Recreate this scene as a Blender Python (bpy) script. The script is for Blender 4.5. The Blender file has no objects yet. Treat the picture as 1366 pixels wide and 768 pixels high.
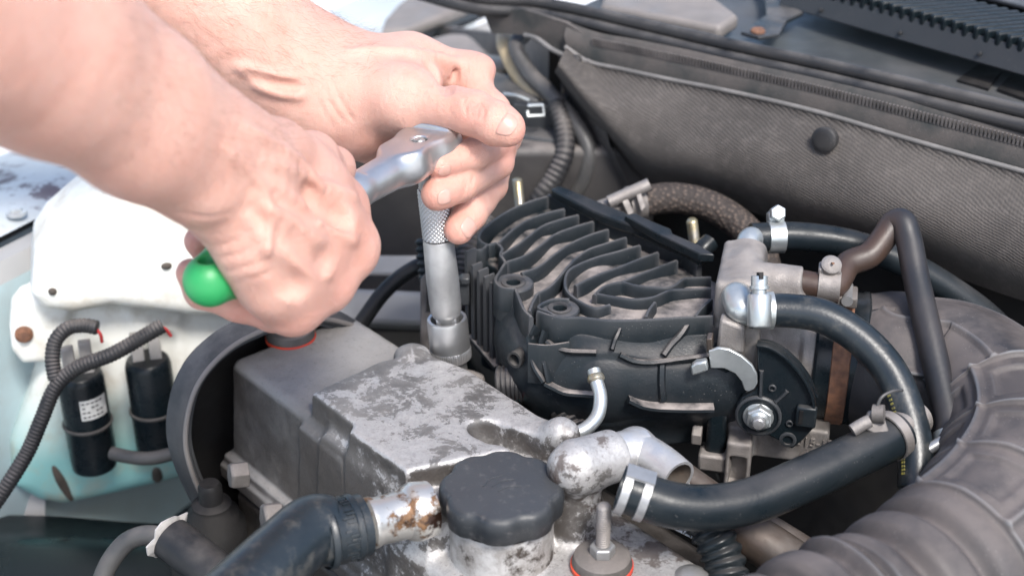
import bpy, bmesh, math, random
import numpy as np
from mathutils import Vector, Matrix
V = Vector
random.seed(7)
rng = np.random.default_rng(11)
scn = bpy.context.scene
col = scn.collection
RAD = math.radians

# ---------------------------------------------------------------- camera
CAM = V((0.0, -0.78, 0.45)); PITCH = RAD(28.0); FPX = 1897.0
cd = bpy.data.cameras.new('camera'); cam = bpy.data.objects.new('camera', cd); col.objects.link(cam)
cam.location = CAM; cam.rotation_euler = (math.pi/2 - PITCH, 0, 0)
cd.sensor_width = 36.0; cd.lens = 36.0*FPX/1366.0
cd.clip_start = 0.02; cd.clip_end = 200.0
cd.dof.use_dof = True; cd.dof.focus_distance = 0.82; cd.dof.aperture_fstop = 5.6; cd.dof.aperture_blades = 7
scn.camera = cam

# ---------------------------------------------------------------- sky, sun, exposure
SUN_EL, SUN_AZ = RAD(52.0), RAD(158.0)      # azimuth clockwise from +Y
w = bpy.data.worlds.new('World'); scn.world = w; w.use_nodes = True
nt = w.node_tree; nt.nodes.clear()
sky = nt.nodes.new('ShaderNodeTexSky'); sky.sky_type = 'NISHITA'; sky.sun_disc = False
sky.sun_elevation = SUN_EL; sky.sun_rotation = SUN_AZ
sky.air_density = 1.0; sky.dust_density = 2.2; sky.ozone_density = 1.0
bg = nt.nodes.new('ShaderNodeBackground'); bg.inputs['Strength'].default_value = 0.09
wo = nt.nodes.new('ShaderNodeOutputWorld')
nt.links.new(sky.outputs[0], bg.inputs[0]); nt.links.new(bg.outputs[0], wo.inputs[0])
sl = bpy.data.lights.new('sun', 'SUN'); so = bpy.data.objects.new('sun', sl); col.objects.link(so)
sl.energy = 1.5; sl.angle = RAD(14.0); sl.color = (1.0, 0.965, 0.92)
sdir = V((math.sin(SUN_AZ)*math.cos(SUN_EL), math.cos(SUN_AZ)*math.cos(SUN_EL), math.sin(SUN_EL)))
so.rotation_euler = sdir.to_track_quat('Z', 'Y').to_euler(); so.location = sdir*3
vs = scn.view_settings
vs.view_transform = 'Standard'; vs.look = 'None'; vs.exposure = 1.68; vs.gamma = 1.0; vs.use_curve_mapping = False
scn.render.engine = 'CYCLES'
scn.cycles.use_denoising = True
scn.cycles.max_bounces = 8; scn.cycles.diffuse_bounces = 4; scn.cycles.glossy_bounces = 4; scn.cycles.transmission_bounces = 6
scn.cycles.sample_clamp_indirect = 6.0

# ---------------------------------------------------------------- measuring helpers: a photo pixel plus a real distance gives a point of the place
FW = V((0, math.cos(PITCH), -math.sin(PITCH))); RT = V((1, 0, 0)); UP = V((0, math.sin(PITCH), math.cos(PITCH)))
def ray(px, py): return FW + RT*((px-683)/FPX) + UP*((384-py)/FPX)
def at(px, py, d): return CAM + ray(px, py)*d
def atz(px, py, z):
    r = ray(px, py); return CAM + r*((z-CAM.z)/r.z)
def atp(px, py, p, n):
    r = ray(px, py); return CAM + r*((V(p)-CAM).dot(V(n))/r.dot(V(n)))

# car axes: EU along the engine (towards the viewer's right), EV across it (towards the firewall)
EU = V((0.655, -0.755, 0)).normalized(); EV = V((0.755, 0.655, 0)).normalized(); EZ = V((0, 0, 1))

# ---------------------------------------------------------------- object helpers
WL = {}
def empty(name, loc, label=None, cat=None, group=None):
    o = bpy.data.objects.new(name, None); col.objects.link(o)
    o.empty_display_size = 0.02; o.location = V(loc); WL[o] = V(loc)
    tag(o, label, cat, group); return o
def tag(o, label=None, cat=None, group=None, kind=None):
    if label: o['label'] = label
    if cat: o['category'] = cat
    if group: o['group'] = group
    if kind: o['kind'] = kind
    return o
def link(name, verts, faces, mat, parent=None, smooth=35.0, bevel=0.0, seg=2, origin=None):
    v = np.asarray(verts, dtype=np.float64).reshape(-1, 3)
    if origin is None: c = (v.min(0)+v.max(0))/2
    else: c = np.array(origin)
    me = bpy.data.meshes.new(name)
    me.from_pydata((v-c).tolist(), [], faces if isinstance(faces, list) else faces.tolist())
    me.validate(); me.update()
    if mat is not None: me.materials.append(mat)
    if smooth is not None:
        me.polygons.foreach_set('use_smooth', np.ones(len(me.polygons), dtype=bool))
        if smooth < 180: me.set_sharp_from_angle(angle=RAD(smooth))
    o = bpy.data.objects.new(name, me); col.objects.link(o)
    WL[o] = V(c)
    if parent is not None:
        o.parent = parent; o.location = V(c) - WL[parent]
    else: o.location = V(c)
    if bevel > 0:
        m = o.modifiers.new('bevel', 'BEVEL'); m.width = bevel; m.segments = seg; m.limit_method = 'ANGLE'; m.angle_limit = RAD(32); m.harden_normals = False
    return o

def frame(axis, hint=None):
    """rows x, y, z with z along axis"""
    z = V(axis).normalized()
    h = V(hint) if hint is not None else (V((0, 0, 1)) if abs(z.z) < 0.9 else V((1, 0, 0)))
    x = h - z*h.dot(z)
    if x.length < 1e-6: x = V((1, 0, 0)) - z*z.x
    x.normalize(); y = z.cross(x)
    return x, y, z

class MB:
    def __init__(s): s.v = []; s.f = []
    def add(s, v, f):
        n = len(s.v); s.v += [tuple(p) for p in v]; s.f += [tuple(i+n for i in q) for q in f]; return s
    def box(s, c, size, ax=None):
        c = V(c); x, y, z = ax if ax else (V((1,0,0)), V((0,1,0)), V((0,0,1)))
        a, b, d = size[0]/2, size[1]/2, size[2]/2
        vs_ = [c + x*(a*i) + y*(b*j) + z*(d*k) for k in (-1,1) for j in (-1,1) for i in (-1,1)]
        return s.add(vs_, [(0,2,3,1),(4,5,7,6),(0,1,5,4),(2,6,7,3),(0,4,6,2),(1,3,7,5)])
    def lathe(s, c, axis, prof, n=32, hint=None, mod=None, cap=True):
        """prof: list of (radius, height along axis)"""
        c = V(c); x, y, z = frame(axis, hint); vs_ = []; fs = []
        for (r, h) in prof:
            for k in range(n):
                t = 2*math.pi*k/n; rr = r*(mod(t, h) if mod else 1)
                vs_.append(c + z*h + x*(rr*math.cos(t)) + y*(rr*math.sin(t)))
        m = len(prof)
        for i in range(m-1):
            for k in range(n):
                fs.append((i*n+k, i*n+(k+1)%n, (i+1)*n+(k+1)%n, (i+1)*n+k))
        if cap:
            fs.append(tuple(range(n))[::-1]); fs.append(tuple((m-1)*n+k for k in range(n)))
        return s.add(vs_, fs)
    def prism(s, pts, n, thick):
        """pts: planar polygon of world points, thickness along n"""
        n = V(n).normalized(); pts = [V(p) for p in pts]; k = len(pts)
        nn = V((0,0,0))
        for i in range(k): nn += pts[i].cross(pts[(i+1)%k])
        if nn.dot(n) < 0: pts = pts[::-1]
        vs_ = [p - n*(thick/2) for p in pts] + [p + n*(thick/2) for p in pts]
        fs = [tuple(range(k))[::-1], tuple(range(k, 2*k))] + [(i, (i+1)%k, k+(i+1)%k, k+i) for i in range(k)]
        return s.add(vs_, fs)
    def tube(s, pts, r, n=20, cap=True, per=8, smoothpath=True, hollow=0.0):
        v, f = sweep(pts, r, n, per, smoothpath)
        m = len(v)//n
        if hollow > 0:      # inner wall at the far end and at the near end
            s.add(v, f); ring0 = v[:n]; ring1 = v[-n:]
            for ring, inn in ((ring0, 1), (ring1, -1)):
                ring = [V(p) for p in ring]; cen = sum(ring, V((0,0,0)))/n
                k = min(m-1, 6); other = [V(p) for p in (v[k*n:(k+1)*n] if inn == 1 else v[(m-1-k)*n:(m-k)*n])]
                oc = sum(other, V((0,0,0)))/n
                a = ring; b = [cen + (p-cen)*(1-hollow) for p in ring]; c_ = [oc + (p-oc)*(1-hollow)*0.9 for p in other]
                ff = []
                for i in range(n):
                    j = (i+1)%n
                    q = [(i, j, n+j, n+i), (n+i, n+j, 2*n+j, 2*n+i)]
                    ff += [t[::-1] for t in q] if inn == 1 else q
                cc = tuple(range(2*n, 3*n)); ff.append(cc if inn == -1 else cc[::-1])
                s.add(a+b+c_, ff)
            return s
        if cap: f = f + [tuple(range(n))[::-1], tuple((m-1)*n+k for k in range(n))]
        return s.add(v, f)
    def build(s, name, mat, parent=None, **k): return link(name, s.v, s.f, mat, parent, **k)

def crom(pts, per=8):
    P = [V(p) for p in pts]
    if len(P) < 3: return [P[0].lerp(P[-1], i/per) for i in range(per+1)]
    out = []
    for i in range(len(P)-1):
        p0 = P[i-1] if i > 0 else P[0]*2-P[1]; p1 = P[i]; p2 = P[i+1]; p3 = P[i+2] if i+2 < len(P) else P[-1]*2-P[-2]
        t0 = 0; t1 = t0+max((p1-p0).length, 1e-6)**.5; t2 = t1+max((p2-p1).length, 1e-6)**.5; t3 = t2+max((p3-p2).length, 1e-6)**.5
        for j in range(per):
            t = t1+(t2-t1)*j/per
            a1 = p0*((t1-t)/(t1-t0))+p1*((t-t0)/(t1-t0)); a2 = p1*((t2-t)/(t2-t1))+p2*((t-t1)/(t2-t1)); a3 = p2*((t3-t)/(t3-t2))+p3*((t-t2)/(t3-t2))
            b1 = a1*((t2-t)/(t2-t0))+a2*((t-t0)/(t2-t0)); b2 = a2*((t3-t)/(t3-t1))+a3*((t-t1)/(t3-t1))
            out.append(b1*((t2-t)/(t2-t1))+b2*((t-t1)/(t2-t1)))
    out.append(P[-1]); return out
def resample(P, step):
    L = [0.0]
    for a, b in zip(P, P[1:]): L.append(L[-1]+(b-a).length)
    n = max(2, int(round(L[-1]/step))); out = []; j = 0
    for i in range(n+1):
        s = L[-1]*i/n
        while j < len(L)-2 and L[j+1] < s: j += 1
        t = (s-L[j])/max(L[j+1]-L[j], 1e-9); out.append(P[j].lerp(P[j+1], t))
    return out, [L[-1]*i/n for i in range(n+1)]
def frames(P):
    T = []
    for i in range(len(P)):
        a = P[max(i-1, 0)]; b = P[min(i+1, len(P)-1)]; T.append((b-a).normalized())
    x, y, z = frame(T[0]); X = [x]
    for i in range(1, len(P)):
        q = T[i-1].rotation_difference(T[i]); x = q @ X[-1]; x = (x - T[i]*x.dot(T[i])).normalized(); X.append(x)
    return T, X
def sweep(pts, r, n=20, per=8, smoothpath=True, rfun=None, step=None):
    P = crom(pts, per) if smoothpath else [V(p) for p in pts]
    if step: P, S = resample(P, step)
    T, X = frames(P); m = len(P); v = []; f = []
    for i in range(m):
        if rfun: rr = rfun(S[i] if step else i/(m-1), S[-1] if step else 1.0)
        elif isinstance(r, (list, tuple)):
            t = i/(m-1)*(len(r)-1); a = min(int(t), len(r)-2); rr = r[a]+(r[a+1]-r[a])*(t-a)
        else: rr = r
        Y = T[i].cross(X[i])
        for k in range(n):
            a = 2*math.pi*k/n; v.append(P[i] + X[i]*(rr*math.cos(a)) + Y*(rr*math.sin(a)))
    for i in range(m-1):
        for k in range(n): f.append((i*n+k, i*n+(k+1)%n, (i+1)*n+(k+1)%n, (i+1)*n+k))
    return v, f
def corrugated(pts, r, pitch, depth, n=20, step=None):
    """pleated conduit"""
    mb = MB()
    v, f = sweep(pts, r, n, 10, True, rfun=lambda s, L: r - depth*(0.5+0.5*math.cos(2*math.pi*s/pitch))**1.5, step=step or pitch/7)
    m = len(v)//n; f = f + [tuple(range(n))[::-1], tuple((m-1)*n+k for k in range(n))]
    return mb.add(v, f)

# ---------------------------------------------------------------- implicit solids (cast, moulded and grown shapes)
def A(*q): return [at(*p) for p in q]
class SDF:
    def __init__(s, lo, hi, h):
        s.lo = np.array(lo, float); s.h = h
        s.n = np.maximum(4, np.ceil((np.array(hi, float)-s.lo)/h).astype(int)+1)
        s.a = np.full(s.n, 0.05, np.float32)
    def region(s, lo, hi):
        i0 = np.clip(np.floor((np.array(lo)-s.lo)/s.h).astype(int), 0, s.n); i1 = np.clip(np.ceil((np.array(hi)-s.lo)/s.h).astype(int)+1, 0, s.n)
        if (i1 <= i0).any(): return None, None
        sl_ = tuple(slice(a, b) for a, b in zip(i0, i1))
        ax = [(s.lo[k]+s.h*np.arange(i0[k], i1[k])).astype(np.float32) for k in range(3)]
        return sl_, np.meshgrid(*ax, indexing='ij', sparse=True)
    def op(s, lo, hi, fun, k=0.0, mode='u'):
        m = max(k, 0)+4*s.h
        sl_, g = s.region(np.array(lo)-m, np.array(hi)+m)
        if sl_ is None: return s
        d = fun(*g); a = s.a[sl_]
        if mode == 's': d = -d
        if mode == 'u':
            if k > 0:
                t = np.clip(.5+.5*(d-a)/k, 0, 1); r = d*(1-t)+a*t-k*t*(1-t)
            else: r = np.minimum(a, d)
        else:
            if k > 0:
                t = np.clip(.5-.5*(d-a)/k, 0, 1); r = d*(1-t)+a*t+k*t*(1-t)
            else: r = np.maximum(a, d)
        s.a[sl_] = r; return s
    def cone(s, a, b, ra, rb, k=0.0, mode='u'):
        a = np.array(a); b = np.array(b); ba = b-a; l2 = ba.dot(ba)+1e-12; mr = max(ra, rb)
        def f(x, y, z):
            t = np.clip(((x-a[0])*ba[0]+(y-a[1])*ba[1]+(z-a[2])*ba[2])/l2, 0, 1)
            return np.sqrt((x-a[0]-t*ba[0])**2+(y-a[1]-t*ba[1])**2+(z-a[2]-t*ba[2])**2)-(ra+(rb-ra)*t)
        return s.op(np.minimum(a, b)-mr, np.maximum(a, b)+mr, f, k, mode)
    def chain(s, pts, rs, k=0.0, mode='u'):
        for i in range(len(pts)-1): s.cone(pts[i], pts[i+1], rs[i], rs[i+1], k, mode)
        return s
    def ell(s, c, r, ax=None, k=0.0, mode='u'):
        c = np.array(c); A = np.array(ax if ax else np.eye(3)); r = np.array(r); m = r.max()
        def f(x, y, z):
            q = [(A[i][0]*(x-c[0])+A[i][1]*(y-c[1])+A[i][2]*(z-c[2])) for i in range(3)]
            k0 = np.sqrt(sum((q[i]/r[i])**2 for i in range(3)))+1e-6; k1 = np.sqrt(sum((q[i]/r[i]**2)**2 for i in range(3)))+1e-6
            return k0*(k0-1)/k1
        return s.op(c-m, c+m, f, k, mode)
    def box(s, c, half, ax=None, r=0.0, k=0.0, mode='u', draft=(0, 0)):
        c = np.array(c); A = np.array(ax if ax else np.eye(3)); half = np.array(half); e = np.abs(A.T)@half
        def f(x, y, z):
            p = [(A[i][0]*(x-c[0])+A[i][1]*(y-c[1])+A[i][2]*(z-c[2])) for i in range(3)]
            sh = (p[2]+half[2])
            q = [np.abs(p[0])-(half[0]-r)+sh*draft[0], np.abs(p[1])-(half[1]-r)+sh*draft[1], np.abs(p[2])-(half[2]-r)]
            return np.sqrt(sum(np.maximum(t, 0)**2 for t in q))+np.minimum(np.maximum(q[0], np.maximum(q[1], q[2])), 0)-r
        return s.op(c-e, c+e, f, k, mode)
    def cyl(s, a, b, rad, r=0.0, k=0.0, mode='u'):
        a = np.array(a); b = np.array(b); L = np.linalg.norm(b-a); ax = (b-a)/L; c = (a+b)/2
        def f(x, y, z):
            t = (x-c[0])*ax[0]+(y-c[1])*ax[1]+(z-c[2])*ax[2]
            d2 = (x-c[0])**2+(y-c[1])**2+(z-c[2])**2-t*t
            q0 = np.sqrt(np.maximum(d2, 0))-(rad-r); q1 = np.abs(t)-(L/2-r)
            return np.sqrt(np.maximum(q0, 0)**2+np.maximum(q1, 0)**2)+np.minimum(np.maximum(q0, q1), 0)-r
        return s.op(np.minimum(a, b)-rad, np.maximum(a, b)+rad, f, k, mode)
    def poly(s, pts, z0, z1, r=0.0, k=0.0, mode='u', draft=0.0, o=(0, 0, 0), x=(1, 0, 0), y=(0, 1, 0)):
        """extruded polygon; pts 2D in the frame (o, x, y), height along x cross y"""
        o = np.array(o); X = np.array(x); Y = np.array(y); Z = np.cross(X, Y); P = np.array(pts, float)
        cs = np.array([o+X*p[0]+Y*p[1]+Z*q for p in P for q in (z0, z1)])
        def f(gx, gy, gz):
            u = (gx-o[0])*X[0]+(gy-o[1])*X[1]+(gz-o[2])*X[2]; v_ = (gx-o[0])*Y[0]+(gy-o[1])*Y[1]+(gz-o[2])*Y[2]; w_ = (gx-o[0])*Z[0]+(gy-o[1])*Z[1]+(gz-o[2])*Z[2]
            u, v_, w_ = np.broadcast_arrays(u, v_, w_)
            d = np.full(u.shape, 1e9, np.float32); inside = np.zeros(u.shape, bool); n = len(P)
            for i in range(n):
                a = P[i]; b = P[i-1]; e = b-a
                wx = u-a[0]; wy = v_-a[1]; t = np.clip((wx*e[0]+wy*e[1])/(e@e+1e-12), 0, 1)
                d = np.minimum(d, (wx-e[0]*t)**2+(wy-e[1]*t)**2)
                c1 = v_ >= a[1]; c2 = v_ < b[1]; c3 = e[0]*wy > e[1]*wx
                inside ^= (c1 & c2 & c3) | (~c1 & ~c2 & ~c3)
            d = np.sqrt(d); d[inside] *= -1
            q0 = d+r+(w_-z0)*draft; q1 = np.abs(w_-(z0+z1)/2)-((z1-z0)/2-r)
            return np.sqrt(np.maximum(q0, 0)**2+np.maximum(q1, 0)**2)+np.minimum(np.maximum(q0, q1), 0)-r
        return s.op(cs.min(0), cs.max(0), f, k, mode)
    def surf(s, px, py, out=0.0):
        """first point of the solid seen at a photo pixel, lifted by out"""
        d = np.arange(.35, 1.25, .0004); r_ = ray(px, py); P = np.array(CAM)[None]+d[:, None]*np.array(r_)[None]
        i = np.round((P-s.lo)/s.h).astype(int); ok = ((i >= 0) & (i < s.n)).all(1); i = np.clip(i, 0, s.n-1)
        k = np.argmax(ok & (s.a[i[:, 0], i[:, 1], i[:, 2]] < 0)); return V(P[k])-r_.normalized()*out
    def noise(s, amp, scale, seed=0):
        """low relief so that nothing is perfectly even"""
        r_ = np.random.default_rng(seed); dims = np.maximum(2, (s.n*s.h/scale).astype(int)+3)
        g = r_.normal(size=dims).astype(np.float32)
        for ax_ in range(3):
            t = np.arange(s.n[ax_])*s.h/scale; i = np.floor(t).astype(int); f_ = t-i; f_ = f_*f_*(3-2*f_)
            sh = [1, 1, 1]; sh[ax_] = -1; f_ = f_.reshape(sh).astype(np.float32)
            g = np.take(g, i, ax_)*(1-f_)+np.take(g, i+1, ax_)*f_
        s.a += amp*g; return s
    def mesh(s):
        a = s.a; neg = a < 0; n = np.array(a.shape); c = n-1
        cnt = np.zeros(c, np.int8)
        for i in (0, 1):
            for j in (0, 1):
                for k in (0, 1): cnt += neg[i:i+c[0], j:j+c[1], k:k+c[2]]
        cells = np.argwhere((cnt > 0) & (cnt < 8)); idx = -np.ones(c, np.int64); idx[tuple(cells.T)] = np.arange(len(cells))
        acc = np.zeros((len(cells), 3)); num = np.zeros(len(cells))
        co = [(i, j, k) for i in (0, 1) for j in (0, 1) for k in (0, 1)]
        val = {q: a[cells[:, 0]+q[0], cells[:, 1]+q[1], cells[:, 2]+q[2]].astype(float) for q in co}
        for q in co:
            for d in range(3):
                if q[d] == 0:
                    p = list(q); p[d] = 1; p = tuple(p); va, vb = val[q], val[p]; m = (va < 0) != (vb < 0)
                    t = np.where(m, va/np.where(m, va-vb, 1), 0)
                    pt = np.array(q, float)[None].repeat(len(cells), 0); pt[:, d] += t
                    acc[m] += pt[m]; num[m] += 1
        verts = s.lo+s.h*(cells+acc/num[:, None])
        F = []
        for d in range(3):
            e1, e2 = [(1, 2), (2, 0), (0, 1)][d]
            sl0 = [slice(None)]*3; sl1 = [slice(None)]*3; sl0[d] = slice(0, -1); sl1[d] = slice(1, None)
            na, nb = neg[tuple(sl0)], neg[tuple(sl1)]; ch = np.argwhere(na != nb)
            ok = (ch[:, e1] > 0) & (ch[:, e2] > 0) & (ch[:, e1] < c[e1]) & (ch[:, e2] < c[e2]); ch = ch[ok]
            def g(o1, o2):
                q = ch.copy(); q[:, e1] -= o1; q[:, e2] -= o2; return idx[tuple(q.T)]
            quad = np.stack([g(1, 1), g(0, 1), g(0, 0), g(1, 0)], 1)
            flip = ~na[tuple(ch.T)]; quad[flip] = quad[flip][:, ::-1]; F.append(quad)
        return verts, np.concatenate(F)
def relax(verts, faces, it=1, lam=0.5):
    n = len(verts); v = verts.copy()
    e = np.concatenate([faces[:, [i, (i+1) % 4]] for i in range(4)]); 
    deg = np.bincount(e.ravel(), minlength=n)[:, None]
    for _ in range(it):
        s_ = np.zeros_like(v)
        for d in range(3): s_[:, d] = np.bincount(e[:, 0], v[e[:, 1], d], n)+np.bincount(e[:, 1], v[e[:, 0], d], n)
        v = v+lam*(s_/np.maximum(deg, 1)-v)
    return v
# ---------------------------------------------------------------- materials
class Mt:
    def __init__(s, name):
        s.m = bpy.data.materials.new(name); s.m.use_nodes = True; s.t = s.m.node_tree
        s.b = s.t.nodes['Principled BSDF']; s.tc = s.t.nodes.new('ShaderNodeTexCoord').outputs['Object']
    def n(s, typ, **k):
        x = s.t.nodes.new(typ)
        for a, b in k.items(): setattr(x, a, b)
        return x
    def put(s, sock, v):
        if isinstance(v, bpy.types.NodeSocket): s.t.links.new(v, sock)
        elif v is not None:
            if hasattr(sock.default_value, '__len__') and not hasattr(v, '__len__'): v = (v, v, v)
            if hasattr(sock.default_value, '__len__') and len(sock.default_value) == 4 and len(v) == 3: v = (*v, 1)
            sock.default_value = v
    def noise(s, scale, detail=4, rough=.55, vec=None, dist=0.0):
        x = s.n('ShaderNodeTexNoise'); s.put(x.inputs['Vector'], vec or s.tc); x.inputs['Scale'].default_value = scale
        x.inputs['Detail'].default_value = detail; x.inputs['Roughness'].default_value = rough; x.inputs['Distortion'].default_value = dist
        return x.outputs['Fac']
    def vor(s, scale, feat='F1', vec=None, out='Distance'):
        x = s.n('ShaderNodeTexVoronoi', feature=feat); s.put(x.inputs['Vector'], vec or s.tc); x.inputs['Scale'].default_value = scale
        return x.outputs[out]
    def wave(s, scale, vec=None, dist=0, detail=2, dscale=1, prof='SIN'):
        x = s.n('ShaderNodeTexWave', wave_profile=prof); s.put(x.inputs['Vector'], vec or s.tc); x.inputs['Scale'].default_value = scale
        x.inputs['Distortion'].default_value = dist; x.inputs['Detail'].default_value = detail; x.inputs['Detail Scale'].default_value = dscale
        return x.outputs['Fac']
    def ramp(s, f, stops, interp='LINEAR'):
        x = s.n('ShaderNodeValToRGB'); s.put(x.inputs[0], f); e = x.color_ramp.elements; x.color_ramp.interpolation = interp
        while len(e) < len(stops): e.new(0.5)
        for q, (p, c) in zip(e, stops):
            q.position = p; q.color = (*c, 1) if hasattr(c, '__len__') else (c, c, c, 1)
        return x.outputs[0]
    def math(s, op, a, b=None, clamp=False):
        x = s.n('ShaderNodeMath', operation=op, use_clamp=clamp); s.put(x.inputs[0], a)
        if b is not None: s.put(x.inputs[1], b)
        return x.outputs[0]
    def rng(s, v, a, b, c=0.0, d=1.0):
        x = s.n('ShaderNodeMapRange'); s.put(x.inputs[0], v)
        for i, q in enumerate((a, b, c, d)): x.inputs[1+i].default_value = q
        return x.outputs[0]
    def mix(s, f, a, b):
        x = s.n('ShaderNodeMix', data_type='RGBA'); s.put(x.inputs[0], f); s.put(x.inputs[6], a); s.put(x.inputs[7], b); return x.outputs[2]
    def bump(s, h, strength=.3, dist=.001, nrm=None):
        x = s.n('ShaderNodeBump'); s.put(x.inputs['Height'], h); x.inputs['Strength'].default_value = strength; x.inputs['Distance'].default_value = dist
        if nrm: s.put(x.inputs['Normal'], nrm)
        return x.outputs[0]
    def dot(s, vec, d, off=0.0):
        x = s.n('ShaderNodeVectorMath', operation='DOT_PRODUCT'); s.put(x.inputs[0], vec); x.inputs[1].default_value = d
        return s.math('ADD', x.outputs['Value'], off)
    def up(s):
        g = s.n('ShaderNodeNewGeometry'); x = s.n('ShaderNodeSeparateXYZ'); s.put(x.inputs[0], g.outputs['Normal']); return x.outputs[2]
    def pos(s): return s.n('ShaderNodeNewGeometry').outputs['Position']
    def point(s): return s.n('ShaderNodeNewGeometry').outputs['Pointiness']
    def dist(s, q):
        x = s.n('ShaderNodeVectorMath', operation='DISTANCE'); s.put(x.inputs[0], s.pos()); x.inputs[1].default_value = tuple(q); return x.outputs['Value']
    def set(s, color=None, rough=None, metal=None, normal=None, spec=None, **k):
        i = s.b.inputs
        if color is not None: s.put(i['Base Color'], color)
        if rough is not None: s.put(i['Roughness'], rough)
        if metal is not None: s.put(i['Metallic'], metal)
        if normal is not None: s.put(i['Normal'], normal)
        if spec is not None: s.put(i['Specular IOR Level'], spec)
        for a, b in k.items(): s.put(i[a.replace('_', ' ')], b)
        return s.m

DUST = (0.30, 0.265, 0.245)
def generic(name, c1, c2=None, ns=45, rough=.5, rv=.15, metal=0.0, dust=0.0, dcol=DUST, dlo=.35, dhi=.95, dns=30, bump=.25, bs=350, bd=.0004, spec=.5, speck=0.0, scol=(.45, .42, .4), ss=500, edge=0.0, ecol=(.2, .2, .2)):
    """a worn, slightly soiled surface: two tones, settled dust on faces that look up, specks, fine relief"""
    m = Mt(name); c2 = c2 or tuple(x*.65 for x in c1)
    n1 = m.noise(ns, 5); c = m.mix(m.rng(n1, .38, .62), c1, c2)
    r = m.rng(m.noise(ns*2.3, 4), .3, .7, rough-rv, rough+rv)
    if edge > 0:
        e = m.math('MULTIPLY', m.rng(m.point(), .52, .6), edge); c = m.mix(e, c, ecol)
    if dust > 0:
        up = m.rng(m.up(), dlo, dhi); nd = m.rng(m.noise(dns, 6, .62), .36, .6)
        d = m.math('MULTIPLY', m.math('MULTIPLY', up, nd), dust); c = m.mix(d, c, dcol)
        r = m.math('ADD', r, m.math('MULTIPLY', d, .35), clamp=True)
        if metal > 0: metal = m.math('MULTIPLY', metal, m.math('SUBTRACT', 1.0, d))
    if speck > 0:
        v = m.vor(ss); k = m.rng(m.noise(ss*.13, 2), .5, .7); sp = m.math('MULTIPLY', m.math('MULTIPLY', m.rng(v, .16, .06), k), speck); c = m.mix(sp, c, scol)
    h = m.noise(bs, 4, .6)
    return m.set(c, r, metal, m.bump(h, bump, bd), spec)

M = {}
M['plastic'] = generic('black_plastic', (.007, .0115, .015), (.013, .017, .020), rough=.38, rv=.1, dust=.42, dlo=.7, dhi=1.0, dcol=(.2, .185, .175), bump=.3, bs=900, bd=.0003, speck=.35, edge=.5, ecol=(.09, .09, .095), spec=.28)  # dust tone on upward faces also paints the highlight along rib tops
M['plastic_dusty'] = generic('dusty_black_plastic', (.010, .0145, .018), (.017, .020, .023), rough=.42, dust=.95, dlo=.45, dhi=.95, dns=38, bump=.35, bs=700, speck=.4, spec=.28)
M['plastic_clean'] = generic('satin_black_plastic', (.006, .0105, .0135), (.010, .013, .016), rough=.3, rv=.08, dust=.10, dlo=.6, bump=.2, bs=600, speck=.25, spec=.28)
M['rubber'] = generic('black_rubber', (.0075, .012, .0155), (.013, .017, .020), ns=30, rough=.34, rv=.09, dust=.14, dlo=.6, dhi=1.0, dns=18, bump=.25, bs=500, speck=.3, spec=.28)
M['rubber_dusty'] = generic('dusty_rubber', (.07, .064, .062), (.035, .034, .036), ns=14, rough=.62, dust=.75, dlo=-.1, dhi=.9, dns=14, dcol=(.24, .2, .19), bump=.4, bs=500, speck=.4, edge=.6, ecol=(.17, .18, .2))
M['rubber_brown'] = generic('heat_browned_rubber', (.06, .034, .024), (.03, .022, .019), ns=25, rough=.4, dust=.1, dlo=.6, bump=.3, bs=400)
M['steel'] = generic('grey_steel', (.40, .40, .40), (.30, .30, .30), ns=60, rough=.38, rv=.1, metal=.6, bump=.15, bs=900, bd=.0002)
M['satin_chrome'] = generic('satin_chrome', (.58, .58, .58), (.50, .50, .505), ns=40, rough=.36, rv=.06, metal=.88, bump=.12, bs=2200, bd=.0002)
M['zinc'] = generic('zinc_plated_steel', (.55, .58, .58), (.42, .45, .45), ns=50, rough=.36, rv=.1, metal=.8, dust=.25, bump=.15, bs=800)
M['cast'] = generic('cast_aluminium', (.27, .25, .235), (.18, .165, .155), ns=55, rough=.55, metal=.45, dust=.5, dcol=(.33, .295, .27), bump=.6, bs=1100, bd=.0005, speck=.3)
M['cast_dark'] = generic('dirty_cast_aluminium', (.16, .145, .135), (.09, .082, .076), ns=45, rough=.65, metal=.3, dust=.4, bump=.6, bs=900, bd=.0005)
M['rust'] = generic('rusty_steel', (.24, .115, .065), (.13, .065, .042), ns=160, rough=.75, metal=.1, bump=.6, bs=900, bd=.0005)
M['brass'] = generic('yellow_passivated_steel', (.42, .36, .22), (.36, .34, .3), ns=120, rough=.38, metal=.8, bump=.2, bs=900)
M['dark'] = generic('grimy_black_steel', (.008, .008, .009), (.014, .013, .0125), ns=20, rough=.6, dust=.06, bump=.4, bs=300, spec=.28)
M['oily'] = generic('oily_engine_block', (.03, .026, .023), (.016, .015, .015), ns=30, rough=.5, dust=.25, bump=.5, bs=300, bd=.0008)
M['orange_seal'] = generic('orange_red_seal', (.62, .07, .03), (.5, .05, .03), rough=.45, bump=.1)
M['label'] = generic('white_paper_label', (.7, .7, .68), (.55, .55, .53), ns=150, rough=.6, bump=.1)
M['ink'] = generic('black_ink', (.03, .03, .03), rough=.6, bump=.05)
M['wire_black'] = generic('black_cable', (.014, .015, .017), (.022, .022, .023), rough=.42, dust=.15, bump=.2, spec=.28)
M['wire_grey'] = generic('grey_cable', (.045, .045, .046), (.06, .058, .056), rough=.5, dust=.25, bump=.2)
M['wire_beige'] = generic('beige_cable', (.42, .33, .2), (.36, .3, .22), rough=.6, dust=.2, bump=.2)
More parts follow.
